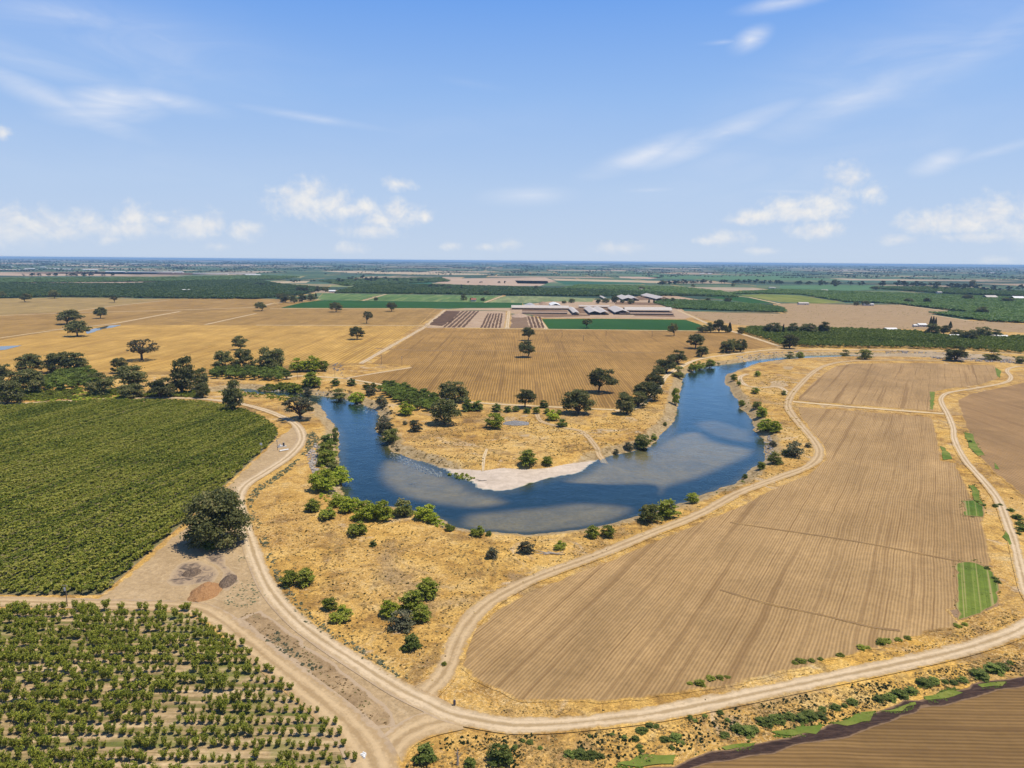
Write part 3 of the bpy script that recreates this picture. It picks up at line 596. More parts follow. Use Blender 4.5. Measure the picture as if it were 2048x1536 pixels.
def oak_geo(n_leaf, size, nclump=20, spread=.5, trunk_h=.22, sparse=False, narrow=False, low=.36):
    cl = []; zc = (low + .92) / 2; tries = 0; off = rng.normal(size=2) * .04
    while len(cl) < nclump and tries < 4000:
        tries += 1; u = rng.random(); z = low + .07 + (.90 - low - .07) * u; a = rng.random() * 6.283
        prof = math.sqrt(max(0, 1 - ((u - .3) / .74) ** 2)) if u > .3 else 1 - .22 * ((.3 - u) / .3) ** 2
        rad = (.115 + .08 * rng.random()) * (.68 if sparse else 1); r = prof * (spread - .10) * (.62 + .42 * math.sqrt(rng.random()))
        p = np.array([off[0] + r * math.cos(a), off[1] + r * math.sin(a), z])
        if any(np.linalg.norm(p - np.array(q[:3])) < .13 for q in cl) and rng.random() < .93: continue
        cl.append((*p, rad))
    if not sparse: cl += [(0, 0, zc + .06, .27), (-.15, .08, zc - .02, .2), (.16, -.06, zc, .2), (.02, -.16, zc + .02, .2), (.0, .15, zc, .19)]
    V, Fq, T = clumps_leaves(cl, n_leaf, size, shell=.45 if not sparse else .6)
    lean = rng.normal(size=2) * .03; fork = np.array([lean[0], lean[1], trunk_h])
    parts = [tube([(0, 0, -.03), fork * [.4, .4, .4], fork], [.045, .034, .03], 7)]
    for c in (cl[:nclump] if sparse else cl[:11]):
        p = np.array(c[:3]); mid = fork + (p - fork) * .5 + np.array([0, 0, .05]) + rng.normal(size=3) * .02
        parts.append(tube([fork - [0, 0, .03], mid, p], [.021, .013, .005], 5))
        if sparse:
            for _ in range(3):
                e = p + rng.normal(size=3) * [.08, .08, .05]; parts.append(tube([mid, (mid + e) / 2 + rng.normal(size=3) * .015, e], [.009, .006, .003], 4))
    TV, TF = join(parts)
    return V, Fq, T, TV, TF
def tree_proto(mat, *a, **k):
    V, Fq, T, TV, TF = oak_geo(*a, **k)
    return mk('crown', V, Fq, T, mat), mesh('trunk', TV, TF, M_BARK)
OAKS = [tree_proto(M_OAK, 3400, .05, 22, .5, .24, low=l) for l in (.18, .22, .14, .2, .25, .1, .28)]
OAKB = [tree_proto(M_OAK, 3400, .05, n_, sp_, .10, low=l_) for n_, sp_, l_ in ((26, .5, .03), (20, .46, .0), (30, .52, .06), (22, .42, .02), (28, .5, .1), (18, .5, .05), (34, .54, .0))]
BIGOAK = tree_proto(M_OAK, 12000, .030, 46, .5, .12, low=.0)
SPARSE = [tree_proto(M_OAK, 1300, .045, 22, .5, .3, sparse=True, low=.36) for _ in range(2)]
BARE = tree_proto(M_GREY, 900, .042, 24, .5, .32, sparse=True, low=.36)
SGREY = tree_proto(M_GREY, 2200, .04, 24, .5, .2, sparse=True, low=.3)
WALS = [tree_proto(M_WALN, 900, .085, 12, .5, .2, low=.28) for _ in range(4)]
def conical(n, size, w0, mat):
    h = rng.random(n) ** .8; a = rng.random(n) * 6.283; rr = w0 * (np.minimum(1, h * 6) * (1 - h) ** .7 + .04) * (.6 + .4 * rng.random(n))
    C = np.c_[rr * np.cos(a), rr * np.sin(a), .05 + .95 * h]; Nn = np.c_[np.cos(a), np.sin(a), np.full(n, .4)] + rng.normal(size=(n, 3)) * .5
    V, Fq = quads(C, Nn, size * (.7 + .6 * rng.random(n)))
    tv, tf = tube([(0, 0, -.02), (0, 0, .5)], [.03, .015], 5)
    return mk('crown', V, Fq, np.clip(.45 + .25 * rng.normal(size=n), 0, 1), mat), mesh('trunk', tv, tf, M_BARK)
CYPR = conical(700, .085, .5, M_FART)
def far_proto(mat, n=220, size=.14, low=.25):
    cl = [(rng.normal() * .2, rng.normal() * .2, low + (.85 - low) * rng.random(), .17 + .08 * rng.random()) for _ in range(7)]
    V, Fq, T = clumps_leaves(cl, n, size, shell=.3)
    tv, tf = tube([(0, 0, -.03), (0, 0, .45)], [.05, .03], 5)
    me = mk('far_tree', np.r_[V, tv], np.r_[Fq, tf + len(V)], np.r_[T, np.zeros(len(tf))], mat)
    me.materials.append(M_BARK); me.polygons.foreach_set('material_index', np.r_[np.zeros(len(Fq), np.int32), np.ones(len(tf), np.int32)]); me.update(); return me
FART = [far_proto(M_FART) for _ in range(5)]
def shrub_proto(mat, n=1100, size=.075, nc=13, tall=1.0, twig=True):
    cl = []
    while len(cl) < nc:
        u = rng.random() ** .9; a = rng.random() * 6.283; prof = math.sqrt(max(0, 1 - u * u)); r = .36 * prof * (.5 + .5 * math.sqrt(rng.random())); z = .09 + .72 * u
        p = np.array([r * math.cos(a), r * math.sin(a), z * tall])
        if any(np.linalg.norm(p - np.array(q[:3])) < .14 for q in cl) and rng.random() < .9: continue
        cl.append((*p, .125 + .07 * rng.random()))
    cl += [(0, 0, .3, .26), (.1, .05, .2, .24), (-.1, -.06, .2, .24)]
    V, Fq, T = clumps_leaves(cl, n, size, shell=.4)
    V[:, 2] = np.maximum(V[:, 2], .01)
    parts = []
    for c in cl[:8]:
        p = np.array(c[:3]); parts.append(tube([(p[0] * .15, p[1] * .15, -.05), p * .6, p * 1.05], [.02, .013, .005], 4))
    tv, tf = join(parts)
    me = mk('shrub', np.r_[V, tv], np.r_[Fq, tf + len(V)], np.r_[T, np.zeros(len(tf))], mat)
    me.materials.append(M_BARK); me.polygons.foreach_set('material_index', np.r_[np.zeros(len(Fq), np.int32), np.ones(len(tf), np.int32)]); me.update(); return me
SHR = {'w': [shrub_proto(M_WILL, 1700, .058, 16) for _ in range(4)], 'b': [shrub_proto(M_BUSH, 1300, .066) for _ in range(4)], 'd': [shrub_proto(M_DGRN, 1200, .07) for _ in range(3)],
       'g': [shrub_proto(M_GREY, 1000, .06) for _ in range(3)], 'o': [shrub_proto(M_OLIV, 1300, .06) for _ in range(3)]}
def put_tree(proto, x, y, wm, hm, label, cat='tree', name='oak_tree', group=None, z=None, rz=None):
    z = float(hgt([(x, y)])[0]) if z is None else z
    e = obj(name, None, loc=(x, y, z)); e.scale = (wm, wm * random.uniform(.9, 1.1), hm); e.rotation_euler = (0, 0, random.random() * 6.28 if rz is None else rz)
    tag(e, label, cat, group)
    if isinstance(proto, tuple): obj('trunk', proto[1], e); obj('crown', proto[0], e)
    return e
def at_px(px, py):
    p = gnd([(px, py)]); z = hgt(p)
    for _ in range(2): p = gnd([(px, py)], float(z[0])); z = hgt(p)
    return p[0], float(z[0])
def tree(kind, px, py, w, h, label, group=None, name=None, cat='tree', back=0.0):
    (x, y), z = at_px(px, py); 
    if back:
        s0 = depth(x, y) / FPX * w * .5 * back; d = math.hypot(x, y); x += x / d * s0; y += y / d * s0; z = float(hgt([(x, y)])[0])
    s = depth(x, y, z) / FPX; d = math.hypot(x, y); th = math.atan2(HGT, d)
    wm = w * s; hm = h * s
    hm = max(.62 * wm, (hm - .18 * wm * math.sin(th)) / math.cos(th)) if d < 700 else hm
    wm *= 1.05
    P = {'o': lambda: random.choice(OAKS), 'O': lambda: random.choice(OAKB), 'B': lambda: BIGOAK, 's': lambda: random.choice(SPARSE), 'x': lambda: BARE, 'y': lambda: SGREY, 'k': lambda: random.choice(WALS), 'c': lambda: CYPR}[kind]()
    nm = name or {'k': 'walnut_tree', 'c': 'cypress_tree'}.get(kind, 'oak_tree')
    return put_tree(P, x, y, wm, hm, label, cat, nm, group, z)
def shrub(kind, px, py, w, h, label, group=None, cat='shrub', name='shrub'):
    (x, y), z = at_px(px, py); s = depth(x, y, z) / FPX; d = math.hypot(x, y); th = math.atan2(HGT - z, d)
    wm = w * s * 1.12; d2 = wm * .38; x += x / d * d2; y += y / d * d2; z = float(hgt([(x, y)])[0]); z = max(z, WZ)
    hm = max((.38 if cat == 'weed' else .72) * wm, (h * s - .6 * wm * math.sin(th)) / math.cos(th) * 1.12)
    o = obj(name, random.choice(SHR[kind]), loc=(x, y, z - .05)); o.scale = (wm, wm, hm); o.rotation_euler = (0, 0, random.random() * 6.28)
    return tag(o, label, cat, group)

# ---------- orchards ----------
def sapling(n, size, h=1.0, shoots=6):
    C = []; Nn = []; parts = [tube([(0, 0, -.03), (.01, 0, .3)], [.03, .022], 5)]
    for k in range(shoots):
        a = 6.283 * k / shoots + rng.random(); r = .18 + .24 * rng.random(); tip = np.array([r * math.cos(a), r * math.sin(a), .65 + .38 * rng.random()])
        parts.append(tube([(0, 0, .22), tip * [.55, .55, .6], tip], [.014, .01, .003], 4))
        m = n // shoots; u = .25 + .75 * rng.random(m)
        C.append(np.array([0, 0, .18]) * (1 - u[:, None]) + tip * u[:, None] + rng.normal(size=(m, 3)) * [.085, .085, .06]); Nn.append(rng.normal(size=(m, 3)) * .8 + [math.cos(a) * .4, math.sin(a) * .4, 1.0])
    C = np.concatenate(C); V, Fq = quads(C, np.concatenate(Nn), size * (.7 + .6 * rng.random(len(C))), 1.9)
    return V, Fq, np.clip(.5 + .25 * rng.normal(size=len(C)), 0, 1), *join(parts)
def grid_pts(poly, sx, sy, az=0.0, jit=.12, margin=40, drop=0.0):
    ca, sa = math.cos(az), math.sin(az)
    Q = np.stack([poly[:, 0] * ca - poly[:, 1] * sa, poly[:, 0] * sa + poly[:, 1] * ca], 1)
    u = np.arange(Q[:, 0].min(), Q[:, 0].max(), sx); v = np.arange(Q[:, 1].min(), Q[:, 1].max(), sy)
    U, V = np.meshgrid(u, v); U = U.ravel() + rng.normal(size=U.size) * jit * sx; V = V.ravel() + rng.normal(size=V.size) * jit * sy
    P = np.stack([U * ca + V * sa, -U * sa + V * ca], 1)
    P = P[inpoly(P, poly)]
    pp, dd = pix(np.c_[P, np.zeros(len(P))]); ok = (dd > 10) & (pp[:, 0] > -margin) & (pp[:, 0] < 2048 + margin) & (pp[:, 1] < 1536 + margin * 1.2)
    P = P[ok]
    return P[rng.random(len(P)) > drop]
def merge(name, protos, P, wm, hm, mat, label=None, tone=None, z0=None, kind='stuff', cat=None):
    n = len(P); wm = np.broadcast_to(wm, (n,)); hm = np.broadcast_to(hm, (n,)); z = hgt(P) if z0 is None else np.full(n, z0)
    which = rng.integers(0, len(protos), n); Vs = []; Fs = []; Ts = []; off = 0
    for k, (v, f, tn) in enumerate(protos):
        I = np.where(which == k)[0]
        if not len(I): continue
        a = rng.random(len(I)) * 6.283; c, s = np.cos(a)[:, None], np.sin(a)[:, None]
        X = (v[None, :, 0] * c - v[None, :, 1] * s) * wm[I][:, None] + P[I, 0][:, None]; Y = (v[None, :, 0] * s + v[None, :, 1] * c) * wm[I][:, None] + P[I, 1][:, None]
        Z = v[None, :, 2] * hm[I][:, None] + z[I][:, None]
        Vs.append(np.stack([X, Y, Z], -1).reshape(-1, 3)); F_ = f[None] + (np.arange(len(I)) * len(v))[:, None, None] + off; Fs.append(F_.reshape(-1, 4)); off += len(I) * len(v)
        tt = tn[None, :] + ((tone[I] - .5) if tone is not None else np.zeros(len(I)))[:, None]; Ts.append(np.clip(tt, 0, 1).ravel())
    o = obj(name, mesh(name, np.concatenate(Vs), np.concatenate(Fs), mat, {'tone': ('FACE', 'FLOAT', np.concatenate(Ts))}))
    return tag(o, label, cat, kind=kind)
SAP = [sapling(330, .10) for _ in range(5)]
SAPM = [(mk('crown', a, f, t_, M_ORCH), mesh('trunk', tv, tf, M_BARK)) for a, f, t_, tv, tf in SAP]
SAPL = [(a, f, t_) for a, f, t_, tv, tf in [sapling(84, .19) for _ in range(4)]]
orb = gnd(ORB)
P = grid_pts(orb, 1.95, 4.45, R(-.5), .10, 60, .05)
pp, dd = pix(np.c_[P, np.zeros(len(P))])
vig = vnoise(P[:, 0], P[:, 1], 14, 21) * .6 + vnoise(P[:, 0], P[:, 1], 5, 22) * .4
size = .80 + .46 * smooth(.36, .74, vig + .30 * smooth(420, -50, pp[:, 0]) + .10 * smooth(1480, 1250, pp[:, 1]) - .2 * smooth(430, 650, pp[:, 0]))
size *= .72 + .5 * rng.random(len(P)); keep = ~((vig < .3) & (rng.random(len(P)) < .25)); P, size, dd, pp = P[keep], size[keep], dd[keep], pp[keep]
infr = (pp[:, 0] > 8) & (pp[:, 0] < 2040) & (pp[:, 1] < 1534) & (pp[:, 1] > 0)
order = np.argsort(dd + np.where(infr, 0, 1e6)); I1 = order[:300]; I2 = order[300:]
for i in I1:
    e = obj('orchard_tree', None, loc=(P[i, 0], P[i, 1], .1)); s = size[i]; e.scale = (2.2 * s, 2.2 * s, 2.5 * s * random.uniform(.9, 1.15)); e.rotation_euler = (0, 0, random.random() * 6.28)
    tag(e, 'young bushy orchard tree in the spaced rows on pale soil closest to the camera', 'orchard tree', 'young orchard trees beside the dirt road')
    pr = random.choice(SAPM); obj('trunk', pr[1], e); obj('crown', pr[0], e)
merge('orchard_trees', [(a, f, t_) for a, f, t_, *_ in SAP], P[I2], 2.25 * size[I2], 2.5 * size[I2], M_ORCH, z0=.1)
# low grass strips between the rows
orl = gnd(ORL)
P = grid_pts(orl, 3.7, 1.55, R(10.5), .045, 60, .006)
ua = P[:, 0] * math.cos(R(10.5)) - P[:, 1] * math.sin(R(10.5)); tone = .47 + .45 * (vnoise(P[:, 0], P[:, 1], 30, 31) - .5) + .3 * (vnoise(P[:, 0], P[:, 1], 9, 32) - .5) + .95 * (vnoise(ua, P[:, 1] * .02, 3.5, 34) - .5)
sz = (.85 + .3 * rng.random(len(P))) * (.9 + .25 * vnoise(P[:, 0], P[:, 1], 12, 33))
LOWP = []
for _ in range(6):
    cl = [(rng.normal() * .16, rng.normal() * .16, .3 + .5 * rng.random(), .22) for _ in range(5)]
    v, f, t_ = clumps_leaves(cl, 54, .21, up=1.0, shell=.3); LOWP.append((v, f, t_))
merge('orchard_trees', LOWP, P, 3.05 * sz, 2.9 * sz, M_ORCH, tone=tone, z0=.1)
# walnut orchard behind the far bank and the far orchards
def orchard(px, sp, h, mat, w=1.15, near=True, n=30, size=.3, drop=.03, lab=None):
    poly = gnd(px); P = grid_pts(poly, sp, sp * .95, R(.8), .1, 120, drop)
    pr = []
    for _ in range(5):
        cl = [(rng.normal() * .17, rng.normal() * .17, .4 + .4 * rng.random(), .24) for _ in range(5)]
        pr.append(clumps_leaves(cl, n, size, up=.6, shell=.35))
    s = .85 + .3 * rng.random(len(P))
    return merge('orchard_trees', pr, P, sp * w * s, h * s, mat, z0=.1, tone=.5 + .5 * (vnoise(P[:, 0], P[:, 1], sp * 6, 41) - .5))
orchard([(1478,664),(1500,657),(1560,659),(1700,661),(1830,666),(1900,676),(2060,676),(2150,680),(2150,716),(2060,709),(2000,704),(1900,700),(1800,697),(1640,696),(1560,692),(1500,671)], 7.0, 6.5, M_WALN, n=46, size=.24)
orchard([(-120,599),(0,597),(100,594),(250,595.5),(350,597),(512,598.5),(600,590),(655,578),(560,569),(512,560),(320,566),(250,569),(0,568.5),(-120,569)], 12, 7, M_FARO, n=12, size=.5)
orchard([(668,586.5),(720,571),(800,569),(1024,574.5),(1090,578),(1210,580),(1480,596),(1390,592),(1190,593),(1024,591),(770,587.5)], 11, 6, M_FARO, n=12, size=.5)
orchard([(1308,607),(1330,600),(1400,603),(1480,608),(1560,615),(1574,625),(1480,623),(1350,618)], 9, 5, M_FARO, n=14, size=.45)
orchard([(1400,590),(1560,580),(1690,584),(2060,597),(2300,600),(2300,660),(2060,646),(1990,645),(1858,627.5),(1950,626),(1790,608),(1690,604),(1600,589.5),(1530,587.5)], 12, 6, M_FARO, n=12, size=.5)
orchard([(1740,577),(1850,575),(2060,586),(2200,590),(2200,598),(2060,594),(1900,588)], 14, 8, M_FARO, n=10, size=.55)
orchard([(1110,580),(1160,570),(1360,575),(1440,583),(1480,594)], 14, 5, M_FARO, n=9, size=.55)
orchard([(0,566),(-100,566),(-100,558),(0,557.5),(200,556),(330,556),(500,551),(600,554),(560,559),(330,563.5)], 24, 6, M_FARO, n=7, size=.6)
orchard([(640,562),(760,557),(880,556),(900,563),(760,569),(690,572)], 18, 6, M_FARO, n=8, size=.6)

# ---------- single trees ----------
A = 'lone oak'; 
TREES = '''o 3 596 15 13|round oak at the photo's border where tan field meets dark orchard
o 51 604 23 17|round dark oak in the olive stubble field nearest the dark far orchard's corner
o 109 597 20 17|dark oak on the boundary between olive stubble and the dark far orchard
s 229 605 16 13|small leaning forked oak alone in the olive field before the far orchard
o 135 649 47 29|wide umbrella-shaped oak beside the brown field, its trunk showing at one side
o 201 637 24 23|compact round oak standing between two pale tracks in the brown field
o 155 673 43 32|broad oak with drooping crown at the end of the blue puddle
x 284 721 66 44|thin half-bare oak with open grey branches alone in the golden stubble
o 480 700 29 28|lone round oak in the golden stubble just above the oak row
O 62 746 48 39|dark spreading oak in front of the golden stubble, beside the twin-crowned oak
O 113 745 50 42|nearer half of a twin-crowned oak pair on the golden field's edge
O 151 745 50 42|second half of a twin-crowned oak pair on the golden field's edge
O 10 773 48 47|tall dark oak in the riverside thicket at the photo's border
O 62 788 52 51|massive dark oak in the thicket above the green orchard's pale track
O 12 809 62 50|low broad oak closest to the pale track at the photo's border
O 205 790 52 50|dark oak with a narrow foot standing in dry brush above the orchard track
O 242 746 33 32|small upright oak poking above the thicket into the golden field
O 268 775 58 46|dense oak in the middle of the thicket behind the round low oak
O 262 796 47 30|low round blackish oak touching the pale curved track
O 320 796 52 45|green leafy oak on the pale curved track with shade beneath it
O 366 788 56 76|tallest oak of the thicket, a dark tower above the curved track
O 402 781 33 48|slim oak leaning on the tallest oak of the thicket
O 405 796 28 31|small oak standing at the curved track under the tallest oak
O 452 741 44 41|rounded oak at the start of the row on the golden field
O 492 739 44 43|middle oak of the row on the golden field, gaps under its crown
O 541 740 54 47|largest oak of the row on the golden field, above the green bushes
O 466 823 44 66|narrow ragged tree at the top corner of the green orchard
y 600 838 64 48|grey open-crowned oak with a clear shadow where the track turns at the river
o 523 622 23 18|dark oak at the junction of pale tracks before the emerald crop strip
o 672 624 26 20|oak on the near edge of the emerald crop strip, dairy far off
o 783 623 20 19|round oak on the emerald crop strip's edge nearest the brown manure rows
s 733 647 21 25|upright oak with a thin leaning trunk in the tan stubble
o 714 679 31 26|umbrella oak with a round shadow in the golden stubble
O 906 803 54 45|big round oak at the field edge above the riverside walnut row
O 889 848 58 52|huge dark oak at the end of the walnut row on the peninsula
o 1055 715 35 33|lower of two lone oaks in the striped tan field
o 1056 681 27 27|upper of two lone oaks in the striped tan field
s 1174 656 23 19|oak standing inside the bright green crop in front of the dairy
o 1348 672 21 26|oak on the bright green crop's lower edge toward the tree cluster
o 1391 697 33 30|oak with a leftward shadow beside the tan field's far corner
O 1403 714 23 23|small round oak right below a bigger oak near the river track
O 1452 706 25 25|first oak of a clump of three on the brown field edge
O 1466 704 27 27|middle oak of a clump of three on the brown field edge
O 1481 704 23 27|last oak of a clump of three on the brown field edge
o 1197 784 55 50|great round oak standing inside the striped field with a bold shadow
O 1157 827 62 50|wide leafy oak on the field's lower edge with shadow at its foot
o 1050 816 41 39|open-crowned oak leaning over small bushes on the field's edge
O 1356 728 36 29|dark round oak overhanging the field corner above the blue river
O 1333 746 43 37|broad oak grouped with the field corner oaks by the river
O 1316 752 24 22|small dark oak below the field corner group
O 1310 777 37 32|upper oak of the dense diagonal row along the river bank
O 1292 800 52 38|central oak of the dense diagonal row along the river bank
O 1275 815 36 32|third oak of the dense diagonal row, half behind the last one
O 1252 828 47 44|lowest and roundest oak of the dense diagonal row by the river
B 432 1088 122 112|giant dark oak on bare dirt between the green orchard and the gravel track
O 1580 697 30 30|dark tall tree rising in front of the walnut orchard's face
O 1912 722 42 32|ragged dark tree on the rocky levee above the tilled field
O 1545 668 34 24|big dark oak towering at the back of the walnut orchard
O 1585 668 24 22|mid oak behind the walnut orchard beside a thin cypress
O 1615 668 30 22|broad oak at the back of the walnut orchard
O 1648 668 24 25|round oak at the back of the walnut orchard nearest the white shed
c 1566 670 7 22|thin pointed cypress behind the walnut orchard
O 1482 668 16 14|small tree at the walnut orchard's near corner by the lane
O 1864 672 26 26|dark tree beside the white farm buildings and poplars
O 1888 668 24 18|bushy tree next to the poplar clump by the farm
c 1861 650 7 17|first poplar of the tight clump by the farm
c 1866 650 7 17|second poplar of the tight clump by the farm
c 1871 650 6 15|third poplar of the tight clump by the farm
c 1900 658 9 15|dark pointed poplar standing apart from the poplar clump
O 1938 682 28 22|dark tree in front of white roofs within the walnut orchard
O 1962 676 34 24|broad dark tree shading white roofs in the walnut orchard
O 1918 674 30 16|low dark grove tree between poplars and white roofs
O 1990 676 26 18|dark tree past the white roofs in the walnut orchard
O 1405 665 20 16|short tree at the start of the roadside grove by the green crop
O 1420 665 22 20|mid tree of the roadside grove by the green crop
O 1438 665 24 26|tallest tree of the roadside grove by the green crop
O 1451 665 18 16|last leafy tree of the roadside grove, beside a cypress
c 1459 665 10 20|dark cypress by the lane at the end of the roadside grove
O 1962 628 30 15|wide dark tree alone over the far orchard
O 1936 600 20 11|domed dark tree alone on the bright green strip before the hedge line
O 1818 607 18 11|round dark tree in the far orchard near a twin
O 1853 607 14 11|round dark tree in the far orchard, smaller of the pair
O 2014 605 24 10|dark tree beside the far white sheds
O 752 601 8 7|small round tree on the emerald crop's upper edge
O 562 598 20 12|grey-green tree at the edge of the far grove
O 571 605 22 18|dark broad tree opening the far grove above the emerald crop
O 588 606 20 16|dark tree in the middle of the far grove above the emerald crop
O 605 604 18 17|tree with pointed top in the far grove above the emerald crop
O 622 601 18 14|rounded tree ending the far grove above the emerald crop
c 632 598 6 12|slim cypress closing the far grove above the emerald crop
O 600 585 14 13|tall tree of the second grove before a white shed
O 612 585 14 13|middle tree of the second grove before a white shed
O 636 584 12 12|tree of the second grove nearest the white shed
O 651 584 15 11|rounded tree leaning over the white shed
O 928 601 14 12|tree shading the small red-roofed house
O 944 602 10 7|low tree touching the red-roofed house
O 966 602 10 7|bushy tree on the far side of the red-roofed house
O 972 590 11 9|round tree standing in the far orchard behind the red-roofed house
c 923 579 4 10|dark pointed tree among far farm buildings
O 898 579 14 7|square dark grove tree near the pointed one
O 1073 579 10 8|round tree alone in the far pale orchard
O 1143 606 14 9|tree beside the dairy silage mounds
O 1128 607 10 6|low tree beside the dairy silage mounds
O 1196 607 12 9|tree in the dairy yard before pale roofs
O 1212 606 14 10|broad tree in the dairy yard before pale roofs
O 1229 606 14 14|tall tree in the dairy yard before pale roofs
O 1245 606 10 8|small tree in the dairy yard before pale roofs
O 1262 608 16 9|low wide tree in the dairy yard before pale roofs
c 1298 606 5 8|first small conifer in the dairy's row
c 1308 606 5 8|second small conifer in the dairy's row
O 1326 606 8 6|low bush-like tree in the dairy's row
c 1330 606 4 7|third small conifer in the dairy's row
O 1345 605 9 10|dark tree at the end of the dairy's row
O 1348 615 8 7|small tree by the dairy's long barn end
O 1416 603 10 7|small tree on the green strip behind the dairy
O 1456 604 16 9|twin-topped tree on the green strip behind the dairy
O 1283 580 16 8|dark tree with a small house in the mid-plain
O 1298 580 8 5|small tree with a small house in the mid-plain
O 1326 568 18 8|grove tree at the head of the long tree line
O 1386 574 9 6|lone tree below the long tree line, nearer one
O 1466 573 8 7|lone tree below the long tree line, farther one
O 1713 611 12 8|tree by the sheds on the dry range's edge, smaller
O 1730 611 16 10|tree by the sheds on the dry range's edge, larger
O 1752 580 14 8|round tree at the end of the long tree line
O 1641 571 10 13|taller tree breaking the long tree line
O 1668 573 14 15|tall dark pair breaking the long tree line
O 1944 574 14 14|tallest tree of the distant village grove
O 1757 663 12 7|bushy tree beside the white shed behind the walnut orchard'''
for row in TREES.split('\n'):
    a, lab = row.split('|'); k, x, y, w, h = a.split(); tree(k, float(x), float(y), float(w), float(h), lab.strip())
# walnut rows: the strip on the peninsula and the patches behind the oak row
wal = gnd([(757,778),(775,772),(800,776),(835,788),(868,797),(878,812),(872,826),(846,826),(800,808),(770,795)])
for x, y in grid_pts(wal, 7.6, 7.6, R(20), .1):
    put_tree(random.choice(WALS), x, y, 8.2, random.uniform(5.5, 6.8), 'leafy walnut tree in the dark diagonal strip between stubble field and river', 'tree', 'walnut_tree', 'walnut trees of the diagonal strip')
for poly, lab, g_ in (([(60,772),(120,748),(180,742),(200,765),(190,776),(100,786)], 'bright green walnut tree in the patch behind the riverside oaks', 'walnut trees behind the riverside oaks'),
                ([(420,756),(430,742),(560,744),(582,756),(575,763),(500,763)], 'bright green walnut tree in the patch below the oak row', 'walnut trees below the oak row')):
    for x, y in grid_pts(gnd(poly), 9.5, 9.5, R(10), .12):
        put_tree(random.choice(WALS), x, y, 10, random.uniform(6.5, 8), lab, 'tree', 'walnut_tree', g_)
# far lines of trees
def line(pts, n, h0, h1, lab, g_, spread=.0):
    w = gnd(pts); q = resample(w, False, 0, 5.0)
    for k in range(n):
        i = int((k + rng.random() * .9) / n * (len(q) - 1)); x, y = q[i]; d = depth(x, y)
        h = rng.uniform(h0, h1) * d / FPX; o = obj('distant_tree', random.choice(FART), loc=(x + rng.normal() * spread, y + rng.normal() * spread, 0)); o.scale = (h * rng.uniform(1.0, 1.5), h * rng.uniform(1.0, 1.5), h); o.rotation_euler = (0, 0, rng.random() * 6.28)
        tag(o, lab, 'tree', g_)
line([(1318,570),(1400,567),(1500,567),(1640,570),(1720,571)], 44, 6, 9.5, 'dark rounded tree in the long tree line crossing the green plain', 'trees of the long line on the plain', 20)
line([(1745,572),(1850,573),(1950,578),(2060,580)], 36, 7, 12, 'dark tree in the village grove beyond the far orchard', 'trees of the far village', 60)
line([(1880,580),(2060,586)], 16, 6, 9, 'dark tree among the village houses', 'trees among the village houses', 50)
line([(690,564),(720,565),(760,561)], 9, 5, 9, 'dark tree in the mid-plain farm grove above the pale green field', 'trees of the mid-plain farm', 40)
line([(715,561),(750,558)], 6, 5, 8, 'dark tree in the rear farm grove above the pale green field', 'trees of the rear farm grove', 60)
line([(780,563),(870,564)], 7, 5, 8, 'dark tree along the road of scattered farms', 'trees along the farm road', 30)
line([(55,552),(90,552.5),(180,553),(232,552)], 22, 4.5, 7.5, 'dark tree in the long hedge before the far dairies', 'trees of the far dairy hedge', 40)
line([(845,576),(890,575)], 5, 5, 9, 'dark tree about the tan farmstead', 'trees about the tan farmstead', 20)
line([(955,566),(1030,566)], 8, 3, 5, 'small dark tree among tan fields far off', 'trees among the tan fields', 40)
line([(1290,553),(1340,554)], 7, 3, 5, 'dark tree in a small copse on the green horizon fields', 'trees of the small copse', 40)
line([(512,572),(528,572)], 4, 6, 8, 'dark tree by the farmstead at the dark orchard end', 'trees by the orchard farmstead', 20)
line([(580,565),(625,563)], 6, 4, 6, 'dark tree by the pale houses beyond the dark orchard', 'trees by the pale houses', 30)
line([(1690,555),(1745,557)], 6, 4, 6, 'dark tree in the far pasture copse', 'trees of the far pasture copse', 40)
# distant woods that read as one mass
W = []
for k in range(1500):
    py = 524.2 + 28 * rng.random() ** 1.7; px = rng.uniform(-80, 2130); py += (px - 1024) * .0083
    nn = rng.integers(2, 9); x, y = gnd([(px, py)])[0]; d = math.hypot(x, y)
    if d > 50000: continue
    for j in range(nn): W.append((x + (j - nn / 2) * rng.uniform(9, 16) * max(1, d / 3500), y + rng.normal() * 14))
W = np.array(W); dW = np.hypot(W[:, 0], W[:, 1]); BL = []
for _ in range(4):
    cl = [(rng.normal() * .2, rng.normal() * .2, .45 + .3 * rng.random(), .28) for _ in range(3)]; BL.append(clumps_leaves(cl, 14, .5, shell=.4))
s = rng.uniform(5, 11, len(W)) * np.clip(dW / 6000, .9, 3.5)
merge('distant_woods', BL, W, s * 1.4, s, M_FART, z0=0.0)
